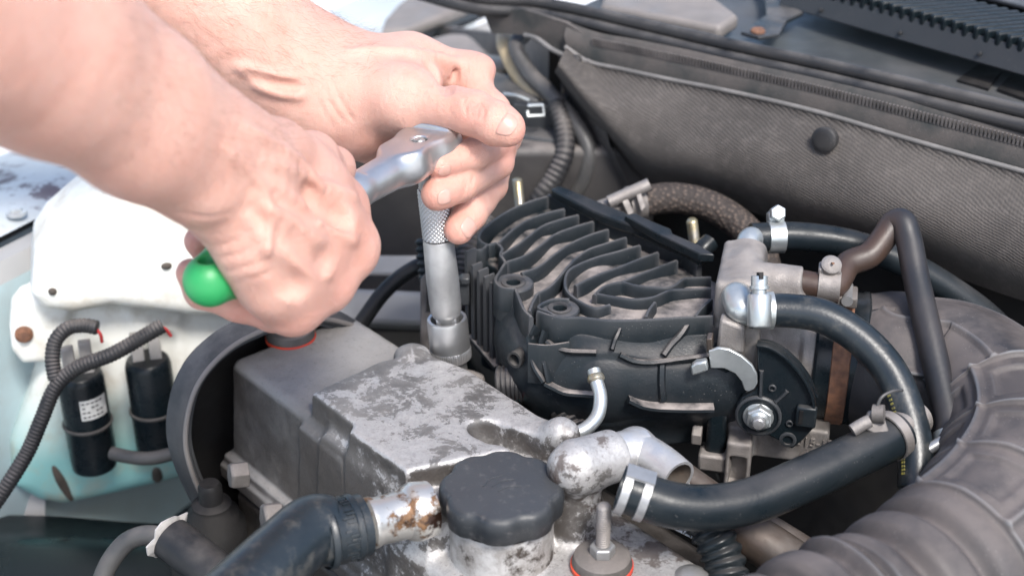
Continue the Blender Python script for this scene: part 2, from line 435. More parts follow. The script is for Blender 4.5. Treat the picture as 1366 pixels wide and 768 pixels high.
M['conduit'] = generic('dusty_conduit', (.03, .03, .031), (.018, .018, .02), rough=.5, dust=.5, dlo=.3, bump=.2, spec=.28)
M['connector'] = generic('grey_connector', (.36, .34, .32), (.28, .27, .26), rough=.5, dust=.3, bump=.15)
M['teal_wire'] = generic('teal_wire', (.05, .3, .32), rough=.5); M['red_wire'] = generic('red_wire', (.5, .05, .05), rough=.5)
M['brown_metal'] = generic('brown_pipe', (.075, .055, .045), (.045, .036, .03), ns=60, rough=.5, metal=.3, dust=.3, bump=.4)
M['green'] = generic('green_rubber_grip', (.018, .26, .075), (.022, .30, .09), ns=20, rough=.48, rv=.06, bump=.15, bs=900, bd=.0003)
M['piping'] = generic('pale_grey_piping', (.2, .19, .182), (.13, .125, .12), rough=.6, bump=.3)
M['alu'] = generic('bright_cast_aluminium', (.62, .62, .62), (.48, .475, .47), ns=60, rough=.4, metal=.75, dust=.3, dcol=(.4, .38, .36), bump=.5, bs=900, bd=.0004)
M['torn'] = generic('torn_white_sleeve', (.45, .43, .41), (.3, .29, .28), rough=.6, bump=.3)
M['stain'] = generic('brown_grommet', (.09, .07, .055), (.05, .042, .035), rough=.7, bump=.3)

def paint_mat(name, base, rust=0.0, rough=.35):
    m = Mt(name); n = m.noise(26, 8, .7); c = m.mix(m.rng(m.noise(9, 4), .35, .65), base, tuple(x*.82 for x in base))
    dn = m.rng(m.noise(60, 6, .65), .45, .62); c = m.mix(m.math('MULTIPLY', dn, .14), c, (.33, .31, .29))
    if rust:
        k = m.math('MULTIPLY', m.rng(n, .54, .58), m.rng(m.dist(atz(45, 238, 0)), .05, .11, 1, 0)); c = m.mix(m.math('MULTIPLY', k, rust), c, (.12, .09, .1))
    return m.set(c, m.rng(n, .3, .7, rough-.1, rough+.25), 0.0, m.bump(m.noise(400, 3), .1, .0003))
M['body_paint'] = paint_mat('pale_blue_grey_paint', (.42, .53, .56)); M['body_rust'] = paint_mat('flaking_pale_blue_paint', (.54, .58, .59), .95)
M['panel_grey'] = paint_mat('dusty_grey_panel', (.36, .36, .36)); M['panel_white'] = paint_mat('dirty_white_panel', (.6, .6, .58))
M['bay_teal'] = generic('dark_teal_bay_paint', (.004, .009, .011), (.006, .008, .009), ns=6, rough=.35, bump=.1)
M['lid_grey'] = generic('dusty_grey_lid', (.19, .174, .162), (.145, .132, .124), ns=20, rough=.6, dust=.35, bump=.2)
M['box_dark'] = generic('dusty_brown_black_box', (.05, .046, .044), (.032, .03, .03), ns=18, rough=.6, dust=.5, bump=.3)

def ground_mat():
    m = Mt('pale_concrete'); c = m.mix(m.rng(m.noise(3, 6), .3, .7), (.78, .78, .77), (.66, .66, .65))
    return m.set(c, .85, 0.0, m.bump(m.noise(60, 5), .3, .004))
M['ground'] = ground_mat()

def skin_mat():
    m = Mt('skin')
    p = m.pos()
    n1 = m.rng(m.noise(38, 5, .6, p), .34, .66); n2 = m.rng(m.noise(130, 4, .6, p), .35, .65); n3 = m.rng(m.noise(15, 3, .5, p), .4, .62)
    c = m.mix(n1, (.60, .355, .285), (.57, .31, .24))
    c = m.mix(m.math('MULTIPLY', n2, .3), c, (.62, .41, .335))
    c = m.mix(m.math('MULTIPLY', n3, .22), c, (.53, .245, .185))
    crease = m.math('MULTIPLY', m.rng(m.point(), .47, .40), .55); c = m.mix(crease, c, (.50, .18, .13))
    tip = m.math('MULTIPLY', m.rng(m.point(), .56, .66), .35); c = m.mix(tip, c, (.56, .235, .185))
    fl = m.n('ShaderNodeAttribute', attribute_name='flush').outputs['Fac']; c = m.mix(m.math('MULTIPLY', fl, m.rng(n2, 0, 1, .3, .6)), c, (.56, .215, .17))
    fine = m.vor(900, 'DISTANCE_TO_EDGE', p); fine = m.rng(fine, 0, .12)
    lines = m.noise(300, 8, .72, p, .8)
    big = m.noise(70, 4, .55, p)
    wr = m.wave(55, p, 9, 3, 2.2); nr = m.bump(big, .16, .0025); nr = m.bump(wr, .10, .0012, nr); nr = m.bump(lines, .6, .0010, nr); nr = m.bump(fine, .4, .0006, nr)
    return m.set(c, m.rng(n2, 0, 1, .36, .5), 0.0, nr, .5, Subsurface_Weight=.22, Subsurface_Radius=(1.0, .35, .18), Subsurface_Scale=.006)
M['skin'] = skin_mat()
def nail_mat():
    m = Mt('fingernail'); p = m.pos(); c = m.mix(m.rng(m.noise(120, 3, .5, p), .3, .7), (.47, .265, .215), (.51, .31, .26))
    return m.set(c, .28, 0.0, m.bump(m.noise(300, 2, .5, p), .15, .0004), .5, Subsurface_Weight=.15, Subsurface_Radius=(1, .4, .2), Subsurface_Scale=.004)
M['nail'] = nail_mat()
M['hair'] = generic('arm_hair', (.16, .09, .05), rough=.4)

def cover_mat():
    """grey film flaking off cast aluminium: mostly film at the belt end, mostly bare at the filler end"""
    m = Mt('flaking_grey_cast_aluminium'); p = m.pos()
    s = m.dot(p, tuple(EU))                            # metres along the engine
    n = m.noise(60, 12, .70, p, .45); n2 = m.noise(330, 6, .7, p)
    big = m.noise(17, 4, .5, p)
    val = m.math('ADD', m.math('ADD', m.math('MULTIPLY', n, .62), m.math('MULTIPLY', n2, .28)), m.math('MULTIPLY', big, .35))
    val = m.math('ADD', val, m.math('ADD', m.rng(s, -.050, -.022, -.34, -.01), m.rng(s, .02, .12, -.01, .11)))
    val = m.math('SUBTRACT', val, m.math('MULTIPLY', m.rng(m.up(), .75, .3), .13))
    val = m.math('ADD', val, m.math('MULTIPLY', m.rng(m.point(), .51, .58), .16))
    bare = m.math('ADD', m.math('MULTIPLY', m.rng(val, .588, .606), .62), m.math('MULTIPLY', m.rng(val, .53, .68), .38))
    film = m.mix(m.rng(big, .35, .65), (.075, .072, .070), (.115, .110, .106))
    film = m.mix(m.math('MULTIPLY', m.rng(s, -.02, -.06), .8), film, (.27, .256, .24))
    alu = m.mix(m.rng(n2, .35, .65), (.50, .49, .48), (.35, .34, .335))
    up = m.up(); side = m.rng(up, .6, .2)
    film = m.mix(m.math('MULTIPLY', side, m.rng(m.noise(22, 5, .6, p), .35, .6, .62, .97)), film, (.052, .045, .040))  # side faces darkened: shading painted into the film colour, together with dirt
    grime = m.math('MULTIPLY', m.rng(m.math('ADD', m.noise(48, 8, .7, p), m.rng(s, .12, .17, 0, .05)), .54, .60), m.rng(s, .08, .14)); 
    c = m.mix(bare, film, alu); c = m.mix(m.math('MULTIPLY', m.rng(m.noise(420, 5, .7, p), .56, .70), .45), c, (.07, .062, .055)); c = m.mix(m.math('MULTIPLY', grime, .9), c, (.045, .03, .024))
    dust = m.math('MULTIPLY', m.math('MULTIPLY', m.rng(up, .5, .95), m.rng(m.noise(28, 6, .6, p), .42, .62)), .22)
    c = m.mix(dust, c, (.36, .34, .325))
    met = m.math('MULTIPLY', m.math('MULTIPLY', bare, .5), m.math('SUBTRACT', 1.0, grime, True))
    rough = m.rng(n2, .3, .7, .42, .62)
    nr = m.bump(bare, .5, -.00025); nr = m.bump(m.noise(600, 5, .65, p), .5, .0007, nr)
    return m.set(c, rough, met, nr, .5)
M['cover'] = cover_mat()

def tank_mat():
    m = Mt('milky_plastic_tank'); p = m.pos(); x = m.n('ShaderNodeSeparateXYZ'); m.put(x.inputs[0], p)
    z = m.math('ADD', x.outputs[2], m.math('MULTIPLY', m.noise(20, 3, .5, p), .012))
    fluid = m.rng(z, -.085, -.15)                     # blue-green washer fluid behind the milky wall
    c = m.mix(m.rng(m.noise(14, 5, .6, p), .35, .7), (.82, .82, .77), (.72, .72, .67))
    c = m.mix(fluid, c, (.25, .50, .49))
    st = m.math('MULTIPLY', m.rng(m.noise(24, 7, .66, p), .48, .68), .6); c = m.mix(st, c, (.44, .37, .27))
    return m.set(c, m.rng(m.noise(60, 3), .3, .7, .35, .5), 0.0, m.bump(m.noise(120, 4), .12, .001), .45, Subsurface_Weight=.25, Subsurface_Radius=(1, 1, .9), Subsurface_Scale=.008)
M['tank'] = tank_mat()

def mat_fabric():
    m = Mt('ribbed_insulation_cloth'); p = m.pos()
    kd = V((.75, -.66, 0))*.30+V((0, 0, 1))*.954                    # across the cloth's ribs
    ph = m.math('ADD', m.math('MULTIPLY', m.dot(p, tuple(kd)), 2*math.pi/.0018), m.math('MULTIPLY', m.noise(45, 4, .6, p), 15.0))
    wv = m.rng(m.math('SINE', ph), -1, 1)
    al = m.dot(p, (.72, -.63, -.30)); wk = m.rng(m.math('SINE', m.math('ADD', m.math('MULTIPLY', al, 2*math.pi/.0026), m.math('MULTIPLY', ph, .5))), -1, 1)
    wv = m.math('ADD', m.math('MULTIPLY', wv, .75), m.math('MULTIPLY', wk, .25))
    n = m.rng(m.noise(9, 7, .66, p), .30, .72); c = m.mix(n, (.055, .050, .0465), (.105, .094, .086))
    c = m.mix(m.math('MULTIPLY', m.rng(m.noise(120, 6, .75, p), .5, .72), .4), c, (.17, .15, .138))
    c = m.mix(m.math('MULTIPLY', wv, .24), c, (.026, .026, .027))
    sp = m.rng(m.vor(330, vec=p), .1, .04); sp = m.math('MULTIPLY', sp, m.rng(m.noise(40, 2, .5, p), .58, .66)); c = m.mix(m.math('MULTIPLY', sp, .6), c, (.4, .38, .36))
    nr = m.bump(wv, .42, .0010); nr = m.bump(m.noise(420, 4, .6, p), .4, .0006, nr)
    return m.set(c, .82, 0.0, nr, .25)
M['fabric'] = mat_fabric()
M['seal'] = generic('dusty_rubber_seal', (.018, .019, .021), (.034, .033, .033), ns=18, rough=.45, dust=.5, dlo=.4, dcol=(.15, .14, .132), bump=.3, bs=400, speck=.3, spec=.28)
def wrap_mat():
    m = Mt('braided_brown_hose'); p = m.tc
    v = m.vor(330, vec=p); c = m.mix(m.rng(v, .1, .5), (.12, .092, .075), (.04, .033, .03))
    return m.set(c, .75, 0.0, m.bump(v, .6, -.0015), .3)
M['braid'] = wrap_mat()
def cap_mat():
    m = Mt('matt_grey_black_cap'); c = m.mix(m.rng(m.noise(35, 4), .35, .65), (.018, .021, .025), (.026, .029, .032))
    up = m.rng(m.up(), .75, .98); c = m.mix(m.math('MULTIPLY', up, .55), c, (.055, .058, .063))
    c = m.mix(m.math('MULTIPLY', m.rng(m.noise(230, 6, .7), .56, .68), .3), c, (.16, .15, .145))
    return m.set(c, m.rng(m.noise(60, 4), .3, .7, .4, .55), 0.0, m.bump(m.noise(1300, 3), .3, .0004))
M['cap'] = cap_mat()
def stub_mat():
    m = Mt('oil_stained_steel_stub'); n = m.noise(75, 6, .65); c = m.mix(m.rng(n, .50, .58), (.60, .58, .54), (.20, .11, .055))
    c = m.mix(m.rng(m.noise(60, 5, .6), .58, .66), c, (.03, .015, .01))
    return m.set(c, .36, m.rng(n, .56, .64, .8, .2), m.bump(m.noise(300, 4), .25, .0006))
M['stub'] = stub_mat()
def hose_marked():
    m = Mt('rubber_hose_faded'); n = m.noise(24, 6, .6); c = m.mix(m.rng(n, .35, .65), (.008, .0125, .0165), (.016, .022, .027))
    c = m.mix(m.math('MULTIPLY', m.rng(m.noise(90, 6, .7), .52, .66), .4), c, (.09, .085, .075))
    return m.set(c, m.rng(n, .3, .7, .3, .42), 0.0, m.bump(m.noise(500, 4), .3, .0004))
M['hose'] = hose_marked()
M['yellow_print'] = generic('worn_yellow_print', (.3, .26, .05), (.12, .11, .05), ns=400, rough=.55, bump=.1)

M['lid_beige'] = generic('beige_cap', (.38, .34, .27), (.3, .27, .22), rough=.6, dust=.3)
M['ochre'] = generic('dull_ochre_paint', (.2, .13, .05), (.12, .085, .04), rough=.6, dust=.2)
M['arch'] = generic('dusty_grey_black_arch', (.05, .053, .056), (.035, .037, .04), ns=18, rough=.55, dust=.5, dlo=-.2, dcol=(.2, .19, .185), bump=.3, bs=500, speck=.4, spec=.28)
M['cowl'] = generic('dusty_metal_cowl', (.075, .085, .09), (.05, .054, .058), ns=10, rough=.38, metal=.4, dust=.25, dcol=(.24, .225, .21), dns=9, bump=.15)
M['duct'] = generic('dusty_brown_rubber_duct', (.062, .053, .050), (.019, .020, .023), ns=16, rough=.58, rv=.1, dust=.55, dlo=0, dhi=.95, dns=18, dcol=(.18, .152, .142), bump=.35, bs=600, speck=.5, edge=.7, ecol=(.20, .22, .24))

def hairpin_mat():
    m = Mt('rubber_browned_near_the_throttle'); k = m.rng(m.dot(m.pos(), (1, 0, 0)), .220, .231)
    n = m.rng(m.noise(40, 5), .35, .65); c = m.mix(n, (.06, .034, .024), (.04, .025, .019)); b = m.mix(n, (.014, .015, .018), (.03, .027, .028))
    return m.set(m.mix(k, c, b), m.rng(m.noise(70, 4), .3, .7, .40, .55), 0.0, m.bump(m.noise(400, 4), .25, .0004))
M['hairpin'] = hairpin_mat()
M['tooth'] = generic('dusty_rubber_teeth', (.10, .09, .086), (.05, .046, .045), ns=60, rough=.7, dust=.3, bump=.2)
M['felt'] = generic('dusty_dark_felt', (.035, .038, .038), (.075, .068, .064), ns=35, rough=.8, rv=.05, dust=.2, bump=.5, bs=600, bd=.0006, speck=.4, spec=.2)

def neck_mat():
    m = Mt('worn_filler_neck'); n = m.noise(70, 8, .7); c = m.mix(m.rng(n, .42, .60), (.46, .45, .44), (.28, .265, .25))
    c = m.mix(m.rng(m.noise(45, 8, .7), .55, .63), c, (.05, .04, .033))
    return m.set(c, .5, .35, m.bump(m.noise(500, 5, .65), .5, .0006))
M['neck'] = neck_mat()
# ---------------------------------------------------------------- the ground outside and the car's body round the engine bay
g = MB(); g.add([(-60, -60, -.78), (60, -60, -.78), (60, 60, -.78), (-60, 60, -.78)], [(0, 1, 2, 3)])
ground = g.build('ground', M['ground'], smooth=None); ground['kind'] = 'structure'

car = empty('car_body', (-.2, .2, -.3), 'pale blue car body round the open engine bay, with fender, inner panels and cowl', 'car')
def lines(rows, name, mat, parent, sub=6, thick=0.0, smooth=40, per=6):
    """sheet through rows of world points"""
    R_ = [crom(r, per) for r in rows]; n = len(R_[0]); v = []; f = []
    for r in R_: v += r
    m = len(R_)
    for i in range(m-1):
        for j in range(n-1): f.append((i*n+j, i*n+j+1, (i+1)*n+j+1, (i+1)*n+j))
    o = link(name, v, f, mat, parent, smooth=smooth)
    if thick:
        md = o.modifiers.new('thickness', 'SOLIDIFY'); md.thickness = thick; md.offset = 0
    return o
def lz(pts, z): return [atz(x, y, z) for x, y in pts]
A_ = [(-600, 492), (-120, 275), (0, 221), (200, 133), (437, 27), (520, -10), (640, -62)]
A2 = [(-600, 480), (-120, 262), (0, 207), (200, 118), (437, 15), (520, -22), (640, -74)]
B_ = [(-600, 556), (-120, 338), (0, 283), (106, 236), (320, 140), (532, 44), (660, -12)]
B1 = [(-600, 540), (-120, 322), (0, 268), (106, 221), (320, 127), (532, 33), (660, -22)]
C_ = [(-600, 590), (-120, 362), (0, 305), (125, 243), (340, 146), (540, 57), (668, 2)]
D_ = [(-600, 604), (-120, 375), (0, 318), (130, 254), (345, 156), (545, 66), (672, 10)]
low = [p - V((.02, 0, .35)) for p in lz(A2, -.02)]
lines([low, lz(A2, -.02), lz(A_, -.008), lz(B1, .008), lz(B_, .008), [p-V((0, 0, .006)) for p in lz(C_, .008)]], 'fender', M['body_rust'], car, smooth=60)
cc = lz(C_, .0015); dd = lz(D_, -.0015)
mb = MB(); mb.tube([a.lerp(b, .5)-V((0, 0, .002)) for a, b in zip(cc, dd)], .0042, 10); mb.build('gap_rubber', M['dark'], car)
# inner rail and apron under the fender
nr_ = EU*1.0
r0 = [p-V((0, 0, .010)) for p in dd]; r1 = [p+nr_*.006-V((0, 0, .004)) for p in dd]; r2 = [p+nr_*.020-V((0, 0, .006)) for p in dd]; r3 = [p+nr_*.026-V((0, 0, .02)) for p in dd]
r4 = [p+nr_*.030-V((0, 0, .10)) for p in dd]; r5 = [p+nr_*.035-V((0, 0, .30)) for p in dd]
lines([r0, r1, r2, r3], 'inner_rail', M['panel_grey'], car, smooth=50)
lines([r3, r4, r5], 'apron', M['body_paint'], car, smooth=50)
c = atz(22, 284, .009); mb = MB(); mb.lathe(c, (0, 0, 1), [(.0075, -.001), (.0075, .0012), (.0045, .0014), (.0045, .0040), (.002, .0044)], 18); mb.build('fender_bolt', M['body_rust'], car)
# bright pressed bracket at the left, behind the tank
mb = MB(); mb.prism([at(-90, 372, 1.07), at(36, 366, 1.08), at(30, 378, 1.08), at(-30, 425, 1.07), at(-90, 470, 1.06)], at(0, 380, 1.0)-at(0, 380, 1.01), .006); mb.build('side_bracket', M['panel_white'], car, bevel=.001)
mb = MB(); mb.prism([at(-90, 470, 1.06), at(-20, 425, 1.07), at(40, 385, 1.08), at(48, 410, 1.08), at(60, 480, 1.08), at(60, 700, 1.08), at(-90, 720, 1.06)], at(0, 380, 1.0)-at(0, 380, 1.01), .004); mb.build('wheel_arch_panel', M['panel_grey'], car)
# bay floor and the unlit depth under the engine
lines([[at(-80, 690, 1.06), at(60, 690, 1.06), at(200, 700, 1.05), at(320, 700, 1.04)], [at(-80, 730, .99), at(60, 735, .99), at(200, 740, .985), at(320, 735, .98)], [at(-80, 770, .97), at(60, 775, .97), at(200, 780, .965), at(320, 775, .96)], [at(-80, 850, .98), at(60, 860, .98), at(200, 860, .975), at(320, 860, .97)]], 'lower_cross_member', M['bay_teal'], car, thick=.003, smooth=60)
# firewall behind the mat
FA = atz(800, 35, .125); FB = atz(1366, 160, .125); FD = (FB-FA).normalized(); FN = V((FD.y, -FD.x, 0)).normalized()
if FN.dot(CAM-FA) < 0: FN = -FN
fp = [V((p.x, p.y, -.34)) for p in [dd[0]-EV*.6]+dd+[dd[-1]+FD*.15, FB-FN*.05, FB+FD*.3, FB+FD*.3+V((0, -.9, 0)), dd[0]-EV*.6+V((.3, -.3, 0))]]
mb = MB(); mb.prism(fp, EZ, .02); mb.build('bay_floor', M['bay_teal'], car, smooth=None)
ca, cb_ = dd[-1]-EV*.10, FA-FD*.045-FN*.02
mb = MB(); mb.prism([V((ca.x, ca.y, .0)), V((cb_.x, cb_.y, .10)), V((cb_.x, cb_.y, -.34)), V((ca.x, ca.y, -.34))], FN, .004); mb.build('corner_bulkhead', M['lid_grey'], car)
mb = MB(); cc = FA+FD*.34-FN*.03-V((0, 0, .24)); mb.box(cc, (.80, .02, .44), (FD, FN, EZ)); mb.build('firewall', M['dark'], car)
# cowl panel behind the seal
rows = []
SEAL = [(560, -14), (610, 0), (650, 8), (700, 10), (755, 19), (830, 36), (967, 68), (1092, 95), (1217, 124), (1366, 160), (1460, 184), (1700, 246), (1950, 311)]
seal_pts = lz(SEAL, .125)
def back(p, d, z): q = p-FN*d; return V((q.x, q.y, z))
lines([[back(p, .004, .114) for p in seal_pts[3:]], [back(p, .05, .106) for p in seal_pts[3:]], [back(p, .12, .108) for p in seal_pts[3:]], [back(p, .5, .15) for p in seal_pts[3:]]], 'cowl_panel', M['cowl'] if 'cowl' in M else M['panel_grey'], car, smooth=60)
mb = MB(); q = [atz(1276, 110, .107), atz(1306, 88, .107), atz(1336, 96, .107), atz(1318, 122, .107)]; mb.prism(q, EZ, .004); mb.build('drain_slot', M['dark'], car)
mb = MB(); mb.prism(lz([(1330, 122), (1366, 84), (1410, 98), (1410, 150)], .1075), EZ, .004); mb.build('drain_slot', M['dark'], car)
mb = MB(); mb.prism(lz([(820, -30), (935, -8), (985, 30), (960, 46), (800, 16)], .118), EZ, .012); mb.build('windscreen_frame', M['lid_grey'], car, bevel=.004, seg=3)

# weatherstrip along the firewall lip
seal = empty('weatherstrip', seal_pts[6], 'long dusty black rubber seal along the top edge of the firewall', 'seal')
mb = MB(); mb.tube([p+EZ*.004-FN*.003 for p in seal_pts], .0048, 14); mb.build('upper_bead', M['seal'], seal)
mb = MB(); mb.tube([p-EZ*.003+FN*.003 for p in seal_pts], .0046, 14); mb.build('lower_bead', M['seal'], seal)

# insulation mat
mat_ = empty('insulation_mat', atp(1098, 240, FA+FN*.03, FN), 'ribbed dark cloth insulation mat hanging on the firewall', 'insulation')
ST = [((757, 30), (756, 62), (742, 92), 0), ((800, 44), (786, 81), (806, 175), .3), ((845, 52), (830, 91), (862, 226), 1), ((915, 66), (900, 106), (930, 242), 1), ((977, 80), (967, 119), (1008, 266), 1), ((1100, 107), (1092, 148), (1110, 298), 1), ((1222, 136), (1217, 185), (1230, 334), 1), ((1368, 172), (1366, 227), (1366, 380), 1), ((1460, 196), (1460, 253), (1460, 404), 1), ((1700, 258), (1700, 316), (1700, 466), 1), ((1950, 323), (1950, 380), (1950, 530), 1)]
top = [[], []]; pip = []; face = [[] for _ in range(9)]
for si, (s_, p_, b_, k_) in enumerate(ST):
    a = atp(*s_, FA+FN*.003, FN); b = atp(*p_, FA+FN*.012, FN); top[0].append(a); top[1].append(a.lerp(b, .5)+FN*.004); pip.append(b)
    for i in range(9):
        t = i/8*1.14; x = p_[0]+(b_[0]-p_[0])*t; y = p_[1]+(b_[1]-p_[1])*t
        off = .012+.030*math.sin(min(t, 1)*math.pi*.62)**1.0-(.05*max(0, t-.82)*5*max(0, t-.82))
        off += .0022*math.sin(i*1.25+si*2.4)*math.sin(min(t, 1)*math.pi)
        face[i].append(atp(x, y, FA+FN*off, FN))
lines([top[0], top[1], pip], 'upper_flap', M['felt'], mat_, smooth=180, per=10)
lines([pip]+face, 'cloth', M['fabric'], mat_, smooth=180, per=10)
mb = MB(); mb.tube([p+FN*.002 for p in pip], .0016, 10, per=10); mb.build('piping', M['piping'], mat_)
mb = MB(); tl = crom([a.lerp(b, .26)+FN*.0048 for a, b in zip(top[0][1:], pip[1:])], 12); tl, _ = resample(tl, .0026)
for i, p in enumerate(tl[:-1]):
    d = (tl[i+1]-p).normalized(); mb.box(p, (.0014, .0018, .0058), (d, FN, d.cross(FN)))
o = mb.build('tooth_strip', M['tooth'], mat_, smooth=None); o['kind'] = 'stuff'
def clip(px, py, off, r):
    p = atp(px, py, FA+FN*off, FN); mb = MB(); ax = (FN+EZ*.12).normalized()
    mb.lathe(p, ax, [(r*.92, -.006), (r, -.001), (r, .0004), (r*.93, .0011), (r*.5, .0016), (.0003, .0018)], 32); mb.build('push_clip', M['seal'], mat_, smooth=50)
clip(1099, 187, .0330, .0088); clip(765, 84, .020, .0060)
# mat end folded round behind the cables
lines([[atp(745, 66, FA+FN*.002, FN), atp(765, 74, FA+FN*.012, FN), atp(790, 82, FA+FN*.013, FN)],
       [atp(748, 110, FA-FN*.004, FN), atp(772, 120, FA+FN*.018, FN), atp(800, 140, FA+FN*.030, FN)],
       [atp(775, 175, FA-FN*.006, FN), atp(792, 185, FA+FN*.016, FN), atp(814, 195, FA+FN*.036, FN)],
       [atp(815, 262, FA-FN*.01, FN), atp(832, 270, FA+FN*.01, FN), atp(850, 270, FA+FN*.02, FN)]], 'folded_end', M['fabric'], mat_, smooth=180)
mb = MB(); mb.tube([atp(700, 47, FA+FN*.010, FN), atp(715, 51, FA+FN*.013, FN), atp(738, 67, FA+FN*.016, FN), atp(760, 76, FA+FN*.015, FN), atp(786, 82, FA+FN*.014, FN)], .0018, 8); mb.build('piping', M['piping'], mat_)
mb = MB(); mb.prism([atp(646, 14, FA+FN*.004, FN), atp(700, 12, FA+FN*.004, FN), atp(757, 30, FA+FN*.004, FN), atp(780, 44, FA+FN*.004, FN), atp(786, 80, FA+FN*.004, FN), atp(738, 66, FA+FN*.004, FN), atp(700, 46, FA+FN*.004, FN), atp(658, 44, FA+FN*.004, FN)], FN, .004); mb.build('upper_flap', M['felt'], mat_)

# cowl grille
gr = empty('cowl_grille', atz(1200, 70, .125), 'black plastic cowl grille with a row of slanted slats below the windscreen', 'grille')
FU = [(1040, -24), (1104, -4), (1175, 17), (1258, 41), (1354, 66), (1800, 187)]; FL = [(1040, 8), (1067, 17), (1175, 48), (1300, 86), (1366, 104), (1800, 225)]
mb = MB(); lo_ = lz(FL, .122)
dgr = (lo_[-1]-lo_[0]).normalized(); ngr = V((dgr.y, -dgr.x, 0));  ngr = ngr if ngr.dot(CAM-lo_[0]) > 0 else -ngr
a = lo_[0]; b = lo_[-1]
mb.prism([a, b, b+EZ*.017-ngr*.006, a+EZ*.017-ngr*.006], (ngr+EZ*.3).normalized(), .003); mb.build('front_rail', M['plastic'], gr, bevel=.0008)
mb = MB(); mb.box(a.lerp(b, .5)-ngr*.06+EZ*.008, ((b-a).length, .10, .003), (dgr, -ngr, EZ)); mb.build('base_tray', M['dark'], gr)
mb = MB(); mb.box(a.lerp(b, .5)-ngr*.125+EZ*.016, ((b-a).length, .07, .003), (dgr, -ngr, EZ)); mb.build('rear_strip', M['plastic'], gr, bevel=.001)
tot = (b-a).length; sv = (-ngr*.9+dgr*.42).normalized()
for i in range(int((tot-.02)/.0088)):
    p = a+dgr*(.012+i*.0088)+EZ*.0165-ngr*.006
    mb = MB(); x_, y_, z_ = sv, EZ.cross(sv).normalized(), EZ
    mb.box(p+sv*.028+EZ*.002, (.062, .0050, .010), (x_, y_, z_)); mb.build('slat', M['plastic_clean'], gr, bevel=.0018, seg=3)
mb = MB(); mb.prism(lz([(1072, 19), (1044, 4), (1020, -20), (1005, -24), (1020, 0), (1022, 22), (988, 45), (1012, 52), (1040, 48), (1050, 30)], .122), EZ, .003); mb.build('fixing_tab', M['plastic'], gr, bevel=.0008)
p = atz(1011, 42, .124); mb = MB(); mb.lathe(p, EZ, [(.0055, -.001), (.0055, .0008), (.004, .0022), (.001, .0026)], 20); mb.build('rivet', M['rust'], gr)
for (x, y) in ((1094, 14), (1200, 44), (1306, 72)):
    p = atp(x, y, a+EZ*.009+ngr*.0005, (ngr+EZ*.3)); mb = MB(); mb.lathe(p, (ngr+EZ*.3), [(.0016, -.001), (.0016, .0004), (.0006, .0008)], 10); mb.build('stud_mark', M['seal'], gr)

# dusty hinge cover at the corner of the fender
mb = MB(); mb.prism(lz([(508, 50), (514, 32), (530, 14), (552, -4), (580, -16), (660, -30), (652, 2), (610, 20), (545, 46)], .024), EZ, .012)
hc = mb.build('hinge_cover', M['lid_grey'], None, bevel=.004, seg=3); tag(hc, 'dusty brown-grey hinge cover on the fender corner above the upper hand', 'cover')
# ---------------------------------------------------------------- valve cover (engine frame: s along EU, t across EV)
EO = atz(405, 525, 0.0)
def E(s, t, z): return EO+EU*s+EV*t+EZ*z
vc = empty('valve_cover', E(.06, .04, -.08), 'cast aluminium valve cover with flaking grey paint, in the foreground', 'valve cover')
lo = np.array([-.26, -.33, -.125]); hi = np.array([.20, .10, .045])
S = SDF(lo, hi, .00105); AX = (EU, EV, EZ)
Z1 = -.016
# long lower body with draft
S.box(E(.0165, .047, -.060), (.1035, .056, .045), AX, r=.007, draft=(.0, .10))
# flange at the bottom
S.box(E(.067, .047, -.096), (.158, .061, .006), AX, r=.003, k=.006)
S.box(E(.067, .047, -.089), (.156, .0585, .006), AX, r=.003, k=.004)
# raised plateau, narrower at the far end with a step on the near side
S.poly([(0, 0), (.045, -.001), (.050, -.007), (.106, -.006), (.116, .020), (.130, .055), (.139, .083), (.128, .092), (.045, .094), (.006, .086), (-.003, .055)], -.070, .0015, r=.0030, k=.0025, draft=.05, o=EO, x=EU, y=EV)
S.poly([(.02, -.008), (.126, -.008), (.140, .020), (.150, .055), (.152, .086), (.140, .094), (.02, .094)], -.085, -.015, r=.004, k=.010, draft=.06, o=EO, x=EU, y=EV)
S.poly([(-.004, -.006), (.047, -.008), (.047, .03), (-.004, .03)], -.080, -.021, r=.003, k=.003, draft=.03, o=EO, x=EU, y=EV)
S.ell(E(.004, .078, -.004), (.012, .011, .0085), k=.006)                     # lump near the plug
# end of the plateau slopes away; drop with a dimple and a lip
S.ell(E(.106, .058, .004), (.017, .0095, .022), ((EU*.93+EV*.3).normalized(), (EV*.93-EU*.3).normalized(), EZ), mode='s', k=.004)
S.ell(E(.126, .064, -.006), (.014, .009, .012), AX, mode='s', k=.007)
# filler deck lower down towards the viewer
S.box(E(.165, .047, -.082), (.075, .062, .040), AX, r=.010, k=.008, draft=(0, .06))
# bosses: breather tube, big water-pipe boss
b0 = at(748, 578, .800); S.chain([E(.112, .086, -.018), b0, at(757, 580, .799)], [.011, .0078, .0066], k=.007)
b1 = at(770, 622, .765); b2 = at(822, 606, .780)
S.cyl(b1-(b2-b1).normalized()*.004, b2, .0148, r=.003, k=.005); S.ell(b1-(b2-b1).normalized()*.003, (.0140, .0140, .0140), k=.004)
S.chain([b1-EZ*.010+FW*.008, b1-EZ*.05+FW*.012], [.0125, .020], k=.008)
# little pointed lump by the stud
# neck of the oil filler
oc = at(669, 650, .757)
S.cyl(oc-EZ*.070, oc-EZ*.016, .0275, r=.002, k=.004)
# stub pipe boss on the near side
st0 = at(556, 668, .760)
S.noise(.00014, .007, 9)
v, f = S.mesh(); link('casting', v, f, M['cover'], vc, smooth=180)

